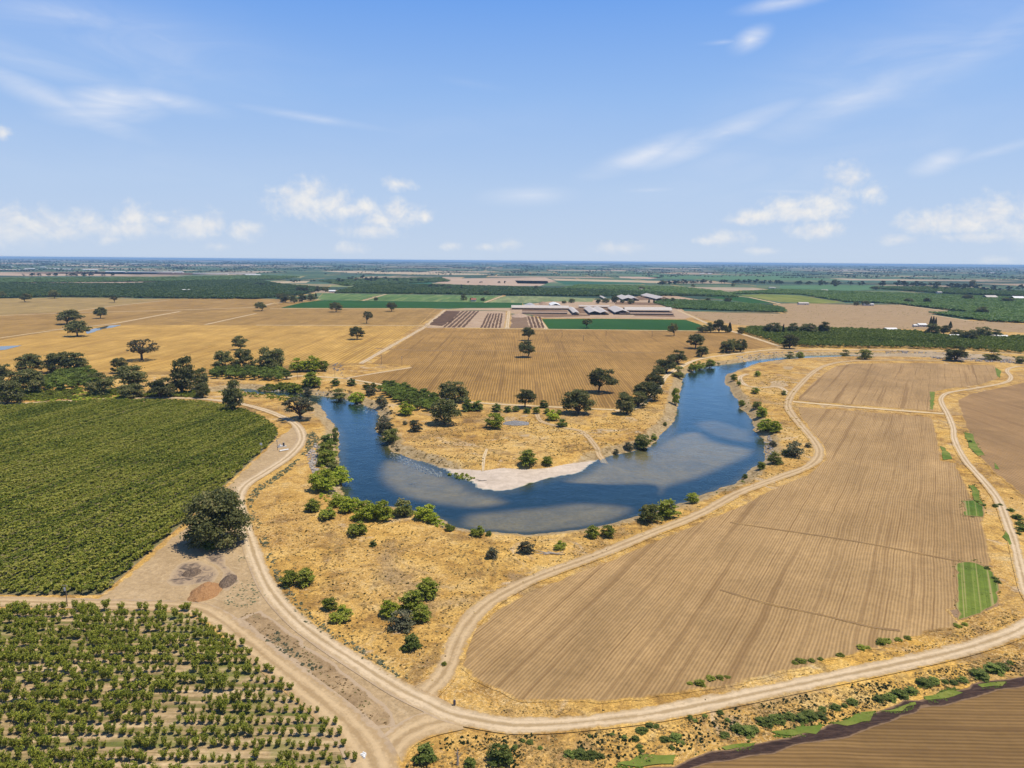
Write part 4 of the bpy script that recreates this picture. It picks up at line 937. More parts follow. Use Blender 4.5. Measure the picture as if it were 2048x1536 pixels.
# ---------- shrubs ----------
SHRUBS = '''w 600 746 40 30|bright green round shrub nearest the oak row in the trio on the golden field
w 626 745 44 32|bright green middle shrub of the trio on the golden field
b 647 744 28 24|darker shrub closing the trio on the golden field
d 672 773 21 18|dark round shrub at the start of the bank track
d 703 773 21 17|dark round shrub beside the bank track, its twin
d 732 780 17 17|dark green small tree-like shrub before the walnut strip, first
d 747 778 15 14|dark green small tree-like shrub before the walnut strip, second
b 587 785 27 23|green shrub on the stony upstream bank
b 622 778 44 20|wide green shrub on the upstream bank crest
g 615 790 23 16|grey-green shrub at the water under the wide one
o 677 795 32 26|olive shrub at the water on the upstream bank
w 713 803 34 28|yellow-green shrub leaning to the water of the bend
g 741 792 26 20|grey dry shrub above the bend's bank
g 764 815 28 26|grey dry shrub on the bend's slope
w 812 833 38 28|bright conical shrub alone above the bend's bank
g 770 868 38 34|large grey-green willow clump overhanging the bend, upper half
o 782 890 42 34|large olive willow clump overhanging the bend, lower half
b 826 850 13 9|little bush in the dry grass near the bright conical shrub
g 810 851 12 9|tiny grey bush in the dry grass near the bright conical shrub
g 831 866 32 16|low sage bush on the peninsula grass
b 990 861 44 20|long low green bush on the peninsula beside the grey debris
d 935 824 29 27|dark green bush of the pair right of the huge oak
d 956 824 28 25|dark green bush of the pair, farther from the huge oak
d 993 825 23 18|dark bush of the smaller pair on the field edge
d 1016 826 19 16|dark bush of the smaller pair nearest the leaning oak
d 1032 824 16 12|small bush under the leaning oak, first in line
d 1053 828 17 13|small bush under the leaning oak, second in line
b 1072 829 17 17|upright bush under the leaning oak, third in line
d 1086 817 22 14|dark flat bush beyond the footpath's top
b 1093 829 16 13|bush at the footpath's top
w 1104 843 29 23|bright green bush beside the footpath
b 1117 831 15 12|bush behind the bright footpath bush
d 1124 856 23 18|dark round bush below the footpath's first bend
b 1057 936 44 32|bright rounded bush on the sandbar's upper edge, larger of two
b 1094 928 24 20|bright rounded bush on the sandbar's upper edge, smaller of two
o 1285 895 40 25|olive bush cluster on the inner bank of the bend
g 1257 896 23 12|grey low bush beside the olive cluster on the inner bank
g 1232 902 15 10|tiny grey bush near where the footpath meets the water
b 1309 881 15 17|narrow bush on the inner bank above the olive cluster
b 1330 852 10 9|lone tiny bush on the inner bank grass
o 1357 757 30 26|olive bush on the bank just under the corner oaks
b 1384 744 22 26|tall bush on the inner bank beside the pale track
b 1400 740 23 21|rounded bush on the inner bank beside the pale track
b 1421 731 23 18|round green bush at the bank where the river narrows
b 1350 812 19 38|tall bush strip on the sandy inner bank
b 1467 763 15 16|bush at the outer bank's upper point
b 1477 772 10 16|thin upright bush at the outer bank's upper point
b 1514 754 16 9|bush inside the looped dirt path
b 1511 789 18 11|bush below the looped dirt path
b 1483 813 17 14|green bush on the outer waterline
o 1513 820 23 12|low bush up the outer bank
b 1521 838 30 22|green bush on the outer bank, upper of the group
w 1531 864 36 30|bright leafy bush on the outer bank, middle of the group
w 1547 868 34 28|bright leafy bush on the outer bank, farthest from water
d 1567 791 12 11|dark dead-looking clump by the track bend
b 1600 716 20 13|round bush on the levee by the walnut orchard
o 1730 720 30 9|flat bush at the river's far end
o 1690 713 20 10|brownish bush on the far levee slope
o 1580 712 18 9|brownish bush on the far levee
o 1984 722 32 12|dark scrub on the rocky levee past the ragged tree
o 2040 728 22 10|dark scrub on the rocky levee near the gravel road end
g 1588 917 44 26|grey-green bush beside the dirt track's elbow
b 1572 912 24 16|small olive bush touching the grey-green one at the elbow
g 1546 896 18 11|dry grey bush near the rocky bank face
o 1548 931 34 18|low bush on the outer bank below the rocks
b 1521 941 21 15|small round bush on the outer waterline below the rocks
d 1490 957 14 10|tiny bush on the outer waterline
g 1616 896 14 9|little dry bush near the elbow track
o 1298 1051 50 48|tall feathery olive shrub on the near bank
b 1335 1043 52 22|spreading green shrub joined to the tall feathery one
b 1383 1009 29 18|round green shrub at the water's edge, near bank
b 1187 1079 33 27|first of two joined green shrubs on the near bank
b 1216 1079 33 27|second of two joined green shrubs on the near bank
b 1120 1103 27 23|green bush growing over the log pile
g 1052 1112 36 16|dead grey brush clump in the straw by the log pile
d 656 894 34 26|dark round shrub on the bank by white rocks
o 671 892 16 40|tall reedy bush at the water above the dark round shrub
b 655 920 44 32|olive green shrub by the white rocks
b 655 936 44 22|low shrub below the white rocks
o 668 952 38 24|shrub joining the bank row to the big willow clump
w 646 988 60 48|big yellow-green willow clump, inland half
w 676 974 52 46|big yellow-green willow clump, waterside half
w 640 968 34 26|yellow-green willow clump's upper fringe
w 674 1017 32 24|yellow-green bush just below the big willow clump
w 699 1028 44 30|rounded yellow-green bush in the near bank row
w 730 1046 54 46|biggest bright bush of the near bank row, left half
w 765 1046 52 42|biggest bright bush of the near bank row, right half
o 806 1039 48 26|dull olive bush between bright bushes on the near bank
w 850 1044 46 28|bright bush leaning over the near bank
w 866 1050 26 20|small bright bush at the water end of the row
b 900 1064 23 16|small separate green bush at the river's edge
b 955 1077 33 23|green bush on the near waterline
d 978 1073 14 12|tiny dark bush beside the waterline bush
b 712 1077 47 31|round solitary green bush in the dry grass
b 627 1028 35 19|flat green bush near the bare patch
b 652 1044 41 25|rounded green bush below the flat one
d 747 1095 17 12|tiny dark bush alone in the straw
g 985 1121 31 26|brownish spiky bush alone in the straw
b 578 1178 42 30|green shrub of a joined pair by the weedy roadside, first
b 614 1177 46 36|green shrub of a joined pair by the weedy roadside, second
b 659 1225 35 26|rounded shrub above the larger shrub beside the gravel road
b 683 1252 49 36|larger rounded shrub beside the gravel road
b 855 1206 54 40|highest shrub of the big thicket in the straw
b 826 1232 56 42|central shrub of the big thicket in the straw
w 778 1240 46 32|leftmost shrub of the big thicket in the straw
g 802 1268 56 36|grey twiggy shrub at the foot of the big thicket
b 844 1252 46 36|shrub on the track side of the big thicket
d 822 1306 43 33|conical shrub alone below the big thicket
b 888 1334 12 12|tiny green bush against the track's edge
d 850 1534 50 22|dark bush on the photo's lower edge near the dead snag
d 940 1538 24 18|small dark bush on the lower edge near the snag
d 1000 1538 52 28|large dark bush on the photo's lower edge
d 424 1104 34 22|pale bush growing at the giant oak's foot
d 396 1196 9 9|tiny bush by the orange mulch pile'''
for row in SHRUBS.split('\n'):
    a, lab = row.split('|'); k, x, y, w, h = a.split(); shrub(k, float(x), float(y), float(w), float(h), lab.strip())
# dark green weeds clumps below the long gravel road
WEEDS = [(1140,1518,24),(1160,1520,30),(1182,1522,28),(1200,1520,18),(1278,1498,14),(1283,1506,12),(1270,1484,18),(1284,1470,22),(1290,1466,16),(1330,1487,20),(1350,1485,26),(1365,1490,12),(1344,1500,13),(1280,1465,16),(1225,1474,12),(1249,1480,13),(1180,1476,10),(1300,1458,18),(1313,1458,14),(1475,1470,30),(1492,1476,34),(1506,1468,24),(1520,1450,24),(1535,1456,30),(1450,1476,18),(1446,1478,14),(1545,1444,22),(1558,1450,30),(1580,1442,26),(1600,1448,30),(1620,1444,34),(1640,1440,24),(1645,1425,18),(1670,1422,22),(1688,1416,14),(1705,1412,24),(1755,1406,24),(1780,1404,28),(1800,1398,30),(1820,1390,26),(1845,1376,32),(1866,1372,28),(1890,1368,14),(1905,1370,18),(1925,1366,22),(1960,1360,36),(1985,1350,38),(2000,1344,30),(1970,1366,20),(2020,1330,14),(1455,1446,14),(1440,1430,16),(1380,1440,14),(1390,1446,12),(1410,1436,12),(1060,1490,16),(1045,1486,12),(1080,1500,12),(1030,1500,14)]
for x, y, w in WEEDS:
    shrub('d', x, y, w * 1.05, w * .5, 'low dark green weed clump in the dry verge between long gravel road and damp field', 'dark weed clumps of the lower verge', 'weed', 'weed_clump')
for x, y, w in [(1590,1330,14),(1602,1328,20),(1622,1326,14),(1640,1322,12),(1680,1316,16),(1722,1302,18),(1735,1300,12),(1760,1292,22),(1775,1288,18),(1795,1284,16),(1815,1280,14),(1915,1256,16),(1930,1252,12),(1420,1364,20),(1440,1362,16),(1455,1358,12),(1400,1376,22),(1380,1372,12)]:
    shrub('b', x, y, w * 1.15, w * .4, 'small green weed tuft along the tilled field\'s lower edge', 'weed tufts along the tilled field', 'weed', 'weed_clump')
for x, y, w in [(2020,1024,16),(2034,1040,22),(2040,1052,20),(2045,1064,26),(2036,1070,12),(1974,1140,14),(1994,1168,16),(1988,1160,14),(1955,1005,8),(1990,1015,14),(1940,885,9),(2000,1012,10),(1968,1012,10)]:
    shrub('d', x, y, w, w * .6, 'dark weed clump on the bank of the white gravel road', 'weeds beside the white gravel road', 'weed', 'weed_clump')

# ---------- uncounted weeds, rubble, straw ----------
def scatter(name, px, n, smin, smax, mat, asp=.7, thr=0.0, seed=50, sc_=9, leafn=12, size=.42, world=None):
    poly = gnd(px) if world is None else world; lo = poly.min(0); hi = poly.max(0); P = lo + (hi - lo) * rng.random((n * 4, 2)); P = P[inpoly(P, poly)]
    v = vnoise(P[:, 0], P[:, 1], sc_, seed); P = P[(v > thr) & (hgt(P) > (WZ - .6 if name == 'reeds' else WZ + .1))][:n]
    if len(P) < 3: return
    pr = []
    for _ in range(4):
        cl = [(rng.normal() * .2, rng.normal() * .2, .15 + .4 * rng.random(), .25) for _ in range(3)]; pr.append(clumps_leaves(cl, leafn, size, shell=.3))
    s = smin + (smax - smin) * rng.random(len(P)) ** 2
    merge(name, pr, P, s, s * asp, mat)
scatter('weeds', [(500,1015),(515,1030),(537,1090),(562,1150),(592,1195),(627,1232),(692,1277),(772,1326),(822,1358),(814,1366),(760,1338),(685,1293),(615,1250),(574,1205),(547,1150),(521,1090),(504,1040)], 2600, .4, 1.5, M_WGRY, .55, .2)
scatter('weeds', [(575,945),(640,880),(625,862),(612,872),(612,900),(580,930),(540,958),(505,980),(492,1010),(500,1020),(520,985)], 600, .5, 1.6, M_WGRY, .6, .3)
scatter('weeds', [(500,1222),(560,1258),(650,1322),(730,1385),(780,1430),(780,1455),(748,1450),(690,1405),(600,1335),(520,1272),(470,1232)], 700, .25, .9, M_OLIV, .5, .45, sc_=9)
scatter('weeds', [(500,1225),(560,1268),(575,1290),(640,1335),(655,1352),(600,1330),(520,1275),(480,1245)], 260, .5, 1.4, M_WGRY, .6, .4)
scatter('weeds', [(475,1080),(495,1090),(515,1150),(540,1205),(500,1220),(445,1208),(470,1170),(478,1130)], 700, .25, .9, M_WGRY, .6, .4)
scatter('weeds', [(830,1500),(900,1465),(1000,1470),(1150,1468),(1300,1450),(1450,1422),(1600,1392),(1750,1360),(1900,1330),(2060,1300),(2060,1340),(1850,1385),(1640,1450),(1350,1505),(1200,1560),(800,1560)], 3000, .25, 1.0, M_WGRN, .7, .52, sc_=7)
scatter('weeds', [(1000,1410),(1200,1415),(1400,1395),(1600,1352),(1900,1275),(2040,1220),(2040,1250),(1900,1295),(1600,1358),(1400,1405),(1200,1432),(1000,1432)], 700, .2, .8, M_WGRN, .6, .55, sc_=8)
scatter('weeds', [(1900,800),(1925,840),(1940,900),(2000,965),(2040,1040),(2056,1150),(2070,1200),(2100,1200),(2060,1020),(2000,955),(1940,890),(1912,830)], 420, .3, 1.4, M_WGRN, .6, .45, sc_=10)
scatter('weeds', [(500,1040),(640,1000),(900,1075),(1250,1070),(1350,1030),(1300,1075),(1000,1190),(920,1290),(870,1370),(700,1290),(560,1180)], 900, .25, .9, M_WGRN, .6, .5, sc_=14)
scatter('weeds', [(800,900),(900,830),(1200,835),(1340,780),(1330,850),(1210,900),(1000,925),(880,930)], 500, .4, 1.3, M_WGRN, .6, .5, sc_=16)
scatter('weeds', [(1470,760),(1580,740),(1610,860),(1630,910),(1530,940),(1540,880)], 300, .4, 1.4, M_WGRN, .6, .5, sc_=14)
scatter('brush', [(0,800),(0,775),(90,785),(200,775),(330,790),(440,780),(560,770),(640,775),(600,795),(500,775),(430,796),(330,793),(200,796),(100,801)], 2000, 2, 7, M_BUSH, .6, .35, sc_=15, leafn=26, size=.26)
scatter('brush', [(652,880),(640,900),(645,930),(625,975),(645,1000),(690,1010),(760,1035),(860,1048),(900,1060),(905,1052),(860,1030),(760,1014),(700,1003),(684,985),(680,940),(677,880)], 520, 1.2, 4.2, M_WILL, .7, .28, sc_=9, leafn=40, size=.2)
scatter('brush', [(60,790),(180,778),(230,785),(260,800),(130,803),(60,805)], 160, 3, 6, M_WILL, .5, .3, sc_=12, leafn=40, size=.2)
scatter('brush', [(520,775),(580,768),(660,775),(760,795),(800,830),(770,850),(755,828),(700,803),(640,790),(560,782)], 380, 1.2, 4, M_GREY, .6, .3, sc_=12, leafn=26, size=.26)
scatter('brush', [(1400,728),(1540,708),(1800,702),(2060,712),(2060,724),(1800,712),(1600,714),(1450,732)], 420, 1.2, 5, M_OLIV, .5, .45, sc_=16, leafn=22, size=.28)
scatter('reeds', [(430,778),(520,783),(560,789),(600,795),(575,806),(520,795),(440,790)], 260, 1.2, 3, M_WILL, .6, .2, leafn=16)
scatter('reeds', [(970,980),(1015,979),(1010,988),(975,987)], 60, .6, 1.6, M_OLIV, .8, .0, leafn=16)
scatter('reeds', [(886,935),(930,938),(952,948),(935,950),(900,944)], 60, .6, 2.2, M_BUSH, .8, .0, leafn=16)
scatter('brush', [(1355,760),(1345,830),(1300,890),(1230,908),(1240,915),(1310,895),(1350,850),(1366,790)], 130, .8, 2.6, M_OLIV, .7, .45, leafn=20, size=.3)
scatter('brush', [(1455,755),(1480,800),(1515,860),(1540,920),(1460,975),(1470,985),(1550,930),(1530,860),(1490,790)], 200, .8, 3.0, M_OLIV, .7, .45, leafn=20, size=.3)
scatter('brush', [(752,832),(772,838),(790,870),(800,900),(830,915),(826,925),(795,908),(770,890),(752,860)], 200, 1.2, 4.2, M_GREY, .8, .25, sc_=10, leafn=30, size=.24)
scatter('brush', [(1300,890),(1240,906),(1240,915),(1290,905),(1330,870),(1345,850),(1335,845)], 110, 1.0, 3.4, M_OLIV, .7, .3, sc_=8, leafn=26, size=.25)
scatter('brush', [(930,1066),(1050,1072),(1150,1062),(1250,1045),(1340,1018),(1440,982),(1500,952),(1500,960),(1440,990),(1345,1026),(1250,1054),(1150,1070),(1050,1080),(930,1074)], 150, .6, 2.4, M_OLIV, .7, .45, sc_=10, leafn=22, size=.28)
# rubble
def rock():
    d = np.array([[-1,-1,-1],[1,-1,-1],[1,1,-1],[-1,1,-1],[-1,-1,1],[1,-1,1],[1,1,1],[-1,1,1]], float) * .45
    d *= .75 + .5 * rng.random((8, 3)); d[4:, :2] *= .7
    return d, np.array([(0,3,2,1),(4,5,6,7),(0,1,5,4),(1,2,6,5),(2,3,7,6),(3,0,4,7)]), rng.random(6)
ROCKS = [rock() for _ in range(6)]
def m_rock(name, a, b_):
    m, t, b = material(name); c = t.mix(t.attr('tone'), a, b_); t.put(b.inputs['Base Color'], t.scale(c, gray(t, t.rng(t.noise(t.pos(), 1.2, 4, .7), .3, .7, .8, 1.15)))); return m
M_ROCK = m_rock('riprap', (.30, .26, .22), (.50, .45, .39)); M_ASH = m_rock('grey_debris', (.13, .125, .125), (.26, .25, .25))
def rocks(px, n, a, b_, mat=M_ROCK, name='rubble'):
    poly = gnd(px, -1.0); lo = poly.min(0); hi = poly.max(0); P = lo + (hi - lo) * rng.random((n * 5, 2)); P = P[inpoly(P, poly)][:n]
    s = a + (b_ - a) * rng.random(len(P)) ** 3; merge(name, ROCKS, P, s, s * .8, mat)
rocks([(612,915),(630,892),(648,900),(640,925),(625,935),(640,945),(625,950)], 420, .4, 2.2)
rocks([(778,897),(800,905),(840,922),(885,936),(884,944),(840,931),(800,914),(780,905)], 420, .4, 1.6)
rocks([(1740,707),(1800,704),(1900,708),(2060,718),(2060,730),(1900,722),(1800,712)], 1600, .6, 3.0)
rocks([(1470,714),(1540,706),(1600,704),(1600,711),(1540,715),(1480,722)], 350, .5, 2.2)
rocks([(530,778),(560,770),(660,785),(760,815),(750,825),(690,800),(600,788)], 420, .4, 1.8)
rocks([(1528,880),(1540,868),(1550,890),(1546,918),(1534,915)], 200, .5, 2.0)
rocks([(1330,852),(1350,830),(1358,800),(1366,765),(1360,760),(1350,800),(1335,835),(1310,870),(1240,900),(1260,905),(1310,884)], 240, .3, 1.3)
rocks([(690,758),(660,735),(676,727),(686,732)], 60, .6, 2.5, M_ASH)

# ---------- piles, debris, logs ----------
def mound(name, px, py, w, dpx, h, mat, label, cat, seed):
    (x, y), z = at_px(px, py); s = depth(x, y) / FPX; rx = w * s * .5; ry = dpx * s / math.sin(math.atan2(HGT, math.hypot(x, y))) * .5
    n = 44; g1 = np.linspace(-1, 1, n); X, Y = np.meshgrid(g1, g1); r = np.hypot(X, Y); a = np.arctan2(Y, X)
    wob = 1 + .22 * (vnoise(np.cos(a) * 3 + 9, np.sin(a) * 3 + 9, 1, seed) - .5); rr = r / wob
    Z = np.where(rr < 1, h * (1 - rr ** 1.6), 0) * (.8 + .4 * vnoise(X * rx, Y * ry, 1.6, seed + 1)) + np.where(rr < 1, (vnoise(X * rx, Y * ry, .5, seed + 2) - .5) * .3 * (1 - rr), -.05)
    V = np.c_[(X * rx).ravel(), (Y * ry).ravel(), Z.ravel()]; I = np.arange(n * n).reshape(n, n)
    keep = np.stack([rr[:-1, :-1], rr[:-1, 1:], rr[1:, 1:], rr[1:, :-1]], -1).min(-1).ravel() < 1.03
    Fq = np.stack([I[:-1, :-1], I[:-1, 1:], I[1:, 1:], I[1:, :-1]], -1).reshape(-1, 4)[keep]
    tag(obj(name, mesh(name, V, Fq, mat), loc=(x, y, z + .17)), label, cat)
def m_pile(name, a, b_, c_):
    m, t, b = material(name); P = t.pos(); n = t.noise(P, 1.4, 5, .75, .8); t.put(b.inputs['Base Color'], t.ramp(n, [(.32, a), (.5, b_), (.68, c_)])); t.put(b.inputs['Normal'], t.bump(n, .9, .5)); return m
M_ASHP = m_pile('ash', (.05, .036, .026), (.14, .10, .07), (.28, .20, .13))
M_BURN, t, b = material('burnt_ground'); n_ = t.noise(t.pos(), .22, 6, .7, 2.0); c = t.ramp(n_, [(.36, (.07, .052, .04)), (.47, (.19, .14, .10)), (.58, (.34, .245, .15))]); t.put(b.inputs['Base Color'], t.mix(edge_fac(t, .0, .7, .9, .3), (.39, .285, .17, 1), c))
for k, (p, mt) in enumerate((([(336,1158),(346,1138),(372,1125),(412,1126),(440,1148),(424,1164),(385,1170),(350,1170)], M_ASHP), ([(410,1115),(422,1107),(446,1110),(460,1140),(478,1155),(470,1170),(452,1185),(440,1175),(448,1150),(430,1130)], M_ASHP))):
    sheet('burnt_ground', p, M_BURN, .19, 5, curve=True, wob=1.0)
mound('mulch_pile', 411, 1186, 58, 34, 3.0, m_pile('mulch', (.26, .13, .055), (.36, .19, .08), (.44, .25, .12)), 'low orange-brown mulch mound on the bare dirt by the track junction', 'mound', 60)
mound('ash_pile', 384, 1147, 34, 15, 1.8, M_ASHP, 'flat blackish ash heap on the bare dirt below the giant oak', 'heap', 64)
mound('ash_pile', 456, 1164, 30, 26, 2.0, M_ASHP, 'dark ash heap leaning on the weedy slope beside the gravel track', 'heap', 68)
mound('debris_heap', 1032, 847, 52, 9, 1.6, m_pile('broken_concrete', (.09, .09, .095), (.2, .195, .195), (.36, .345, .33)), 'long grey heap of broken concrete in the peninsula\'s dry grass', 'heap', 72)
mound('silage_mound', 1060, 611, 22, 6, 6, m_plain('grey_tarp', (.34, .33, .33), .6, .3), 'grey tarp-covered silage mound behind the long dairy barn', 'mound', 76)
mound('silage_mound', 1086, 608, 18, 5, 6, m_pile('silage', (.2, .14, .09), (.3, .2, .13), (.36, .26, .18)), 'brown open silage mound beside the tarp-covered one', 'mound', 80)
mound('earth_bank', 1038, 632, 32, 7, 4, m_pile('earth', (.3, .2, .14), (.38, .27, .19), (.44, .33, .24)), 'curved earth bank at the head of the old manure yard', 'bank', 84)
# log pile
def logs(px, py, L, n, label, name, mat=M_DEAD, loose=1.0):
    (x, y), z = at_px(px, py); e = obj(name, None, loc=(x, y, z)); tag(e, label, 'logs')
    for k in range(n):
        a = random.uniform(-.5, .5) + (math.pi if k % 2 else 0); l = L * random.uniform(.5, 1); p0 = np.array([random.uniform(-L, L) * .6, random.uniform(-1, 1) * loose, .15 + .2 * (k % 3)])
        d = np.array([math.cos(a), math.sin(a), random.uniform(-.04, .1)]); v, f = tube([p0 - d * l / 2, p0 + rng.normal(size=3) * .1, p0 + d * l / 2], [.16, .2, .1], 6)
        obj('log', mesh('log', v, f, mat), e)
logs(1100, 1108, 6, 12, 'loose heap of grey logs lying in the straw under a green bush', 'log_pile')
logs(822, 969, 3, 3, 'bleached driftwood snagged on the shallow shoal in the river', 'driftwood', loose=.4)
logs(960, 962, 4, 4, 'grey driftwood limbs stranded on the white sandbar\'s tip', 'driftwood', loose=.5)
# dead snag
(x, y), z = at_px(915, 1530); e = obj('dead_snag', None, loc=(x, y, z)); tag(e, 'bleached leafless snag standing among dark weeds by the lower edge', 'dead tree')
v, f = tube([(0, 0, -.2), (.1, .05, 1.5), (-.05, 0, 3.2), (.15, .1, 4.4)], [.32, .24, .16, .04], 8); obj('trunk', mesh('trunk', v, f, M_DEAD), e)
for b0, b1 in (((.08, .04, 1.6), (.9, .1, 2.9)), ((0, 0, 2.4), (-.7, .3, 3.4)), ((0, 0, 2.9), (.5, -.4, 3.8))):
    v, f = tube([b0, [(p + q) / 2 for p, q in zip(b0, b1)], b1], [.12, .08, .02], 6); obj('branch', mesh('branch', v, f, M_DEAD), e)

# ---------- boxes, poles, buildings ----------
def boxq(c, s, rz=0.0):
    c = np.array(c, float); s = np.array(s, float) / 2
    d = np.array([[-1,-1,-1],[1,-1,-1],[1,1,-1],[-1,1,-1],[-1,-1,1],[1,-1,1],[1,1,1],[-1,1,1]], float) * s
    if rz: d = np.c_[d[:, 0] * math.cos(rz) - d[:, 1] * math.sin(rz), d[:, 0] * math.sin(rz) + d[:, 1] * math.cos(rz), d[:, 2]]
    return d + c, np.array([(0,3,2,1),(4,5,6,7),(0,1,5,4),(1,2,6,5),(2,3,7,6),(3,0,4,7)])
def part(name, geos, mat, parent): return obj(name, mesh(name, *join(geos), mat), parent)
M_WOOD = m_plain('pole_wood', (.20, .15, .11), .9, .1); M_METAL = m_plain('grey_metal', (.45, .45, .46), .45, .5, metal=.3); M_WHITE = m_plain('white_metal', (.68, .67, .64), .5, .4)
M_DARK = m_plain('dark_steel', (.06, .06, .07), .5, .4); M_ROOF = m_plain('pale_roof', (.47, .42, .37), .55, .3, .3, .12); M_ROOFG = m_plain('grey_roof', (.48, .47, .46), .5, .35, .3, .12); M_RED = m_plain('red_tile', (.30, .12, .08), .8, .2)
M_RUST = m_plain('rusty_roof', (.30, .22, .17), .8, .1, .3)
M_WALL = m_plain('pale_wall', (.60, .56, .50), .8, .2, 1); M_POST = m_plain('post_steel', (.30, .28, .26), .6, .3); M_GLASS = m_plain('window_glass', (.03, .04, .05), .1, .5); M_CONC = m_plain('concrete', (.46, .43, .39), .9, .1, 2)
def pole(px, py, hpx, label, arm=True, trans=False, group=None, hm=None):
    (x, y), z = at_px(px, py); h = hm or max(7.0, hpx * depth(x, y) / FPX); e = obj('utility_pole', None, loc=(x, y, z)); tag(e, label, 'utility pole', group)
    r = max(.14, .00024 * depth(x, y)); e.rotation_euler = (0, 0, random.uniform(-.4, .4))
    part('pole', [tube([(0, 0, -.3), (0.02, 0, h * .5), (.05, 0, h)], [r * 1.2, r, r * .8], 8)], M_WOOD, e)
    if arm:
        part('crossarm', [boxq((0.05, -.18, h - .5), (2.4, .14, .16))], M_WOOD, e)
        for q in (-1.05, -.5, .55, 1.1): part('insulator', [tube([(q, -.18, h - .42), (q, -.18, h - .2)], [.06, .045], 6)], M_METAL, e)
    if trans: part('transformer', [tube([(.0, -.42, h - 2.2), (.0, -.42, h - 1.2)], [.3, .3], 10), boxq((0, -.42, h - 1.17), (.5, .5, .06))], M_METAL, e)
pole(135, 1214, 49, 'wooden utility pole with crossarm between the two orchards', True, True)
pole(555, 901, 26, 'wooden utility pole carrying a transformer beside the irrigation pump', True, True)
pole(763, 729, 19, 'thin wooden pole standing in stubble by the diagonal lane', True)
pole(804, 732, 20, 'wooden pole with a transformer at the field spur\'s end', True, True)
pole(670, 755, 25, 'wooden pole rising from the dry verge beside the green shrub trio', True)
pole(595, 759, 12, 'short wooden pole on the verge track below the green shrub trio', True)
pole(906, 713, 12, 'wooden pole standing on the ditch line of the striped field', True)
pole(990, 698, 13, 'wooden pole above the ditch line in the striped field', True)
for x, y in ((1124, 676), (1167, 682), (1212, 673), (1304, 674)):
    pole(x, y, 11, 'wooden pole in the line crossing the striped field below the green crop', True, False, 'poles along the green crop')
# wind machine beside the orchard
(x, y), z = at_px(523, 908); e = obj('disc_sign', None, loc=(x, y, z)); tag(e, 'white disc on a thin post at the green orchard\'s edge', 'marker')
part('post', [tube([(0, 0, -.2), (0, 0, 5.6)], [.09, .07], 8)], M_POST, e)
n = 20; v = np.array([(.75 * math.cos(6.283 * k / n), yy, 6.1 + .75 * math.sin(6.283 * k / n)) for yy in (-.05, .05) for k in range(n)]); me = bpy.data.meshes.new('disc'); me.from_pydata([tuple(q) for q in v], [], [tuple(range(n)), tuple(range(2 * n - 1, n - 1, -1))] + [(k, n + k, n + (k + 1) % n, (k + 1) % n) for k in range(n)]); me.materials.append(M_WHITE); obj('disc', me, e)
# irrigation pump
(x, y), z = at_px(564, 894); e = obj('irrigation_pump', None, loc=(x, y, z + .1)); e.rotation_euler = (0, 0, R(40)); tag(e, 'black irrigation pump with white motor hood and pipes by the utility pole', 'pump')
part('base', [boxq((0, 0, .15), (5.5, 2.4, .3))], M_CONC, e)
part('motor', [tube([(1.1, 0, .3), (1.1, 0, 2.3)], [.6, .55], 12), boxq((1.1, 0, 2.35), (1.0, 1.0, .14))], M_DARK, e)
part('discharge_pipe', [tube([(1.1, 0, .8), (-.4, 0, .8), (-2.4, .2, .6), (-2.6, .2, -.2)], [.28, .28, .28, .28], 10)], M_WHITE, e)
part('filter_tank', [tube([(-.9, .8, .3), (-.9, .8, 1.7)], [.5, .5], 12), boxq((-.9, .8, 1.72), (.7, .7, .08))], M_WHITE, e)
part('control_box', [boxq((-2.1, -.7, 1.0), (.9, .5, 1.4))], M_METAL, e)
(x, y), z = at_px(568, 902); e = obj('pipe_section', mesh('pipe_section', *tube([(-2.8, 0, .45), (2.8, 0, .45)], [.45, .45], 14), M_WHITE), loc=(x, y, z + .1)); e.rotation_euler = (0, 0, R(42)); tag(e, 'thick white pipe section lying on the dirt before the pump', 'pipe')
# pedestal at junction
(x, y), z = at_px(909, 1412); e = obj('valve_pedestal', None, loc=(x, y, z + .1)); tag(e, 'small dark upright valve pedestal on the verge at the road junction', 'pedestal')
part('cabinet', [tube([(0, 0, .4), (0, 0, 1.5)], [.36, .34], 10), boxq((0, 0, 1.53), (.5, .5, .08))], m_plain('dark_plastic', (.07, .065, .085), .5, .4), e)
for q in (-.16, .16): part('leg', [tube([(q, 0, -.1), (q, 0, .42)], [.07, .07], 6)], M_DARK, e)
(x, y), z = at_px(720, 1514); n = 10
tag(obj('white_rubbish', mesh('white_rubbish', *join([(v * .6 + [random.uniform(-1.3, 1.3), random.uniform(-.8, .8), .3], f) for v, f, _ in [rock() for _ in range(9)]]), M_WHITE), loc=(x, y, z + .1)), 'small pile of white rubbish at the orchard corner by the dirt track', 'rubbish')
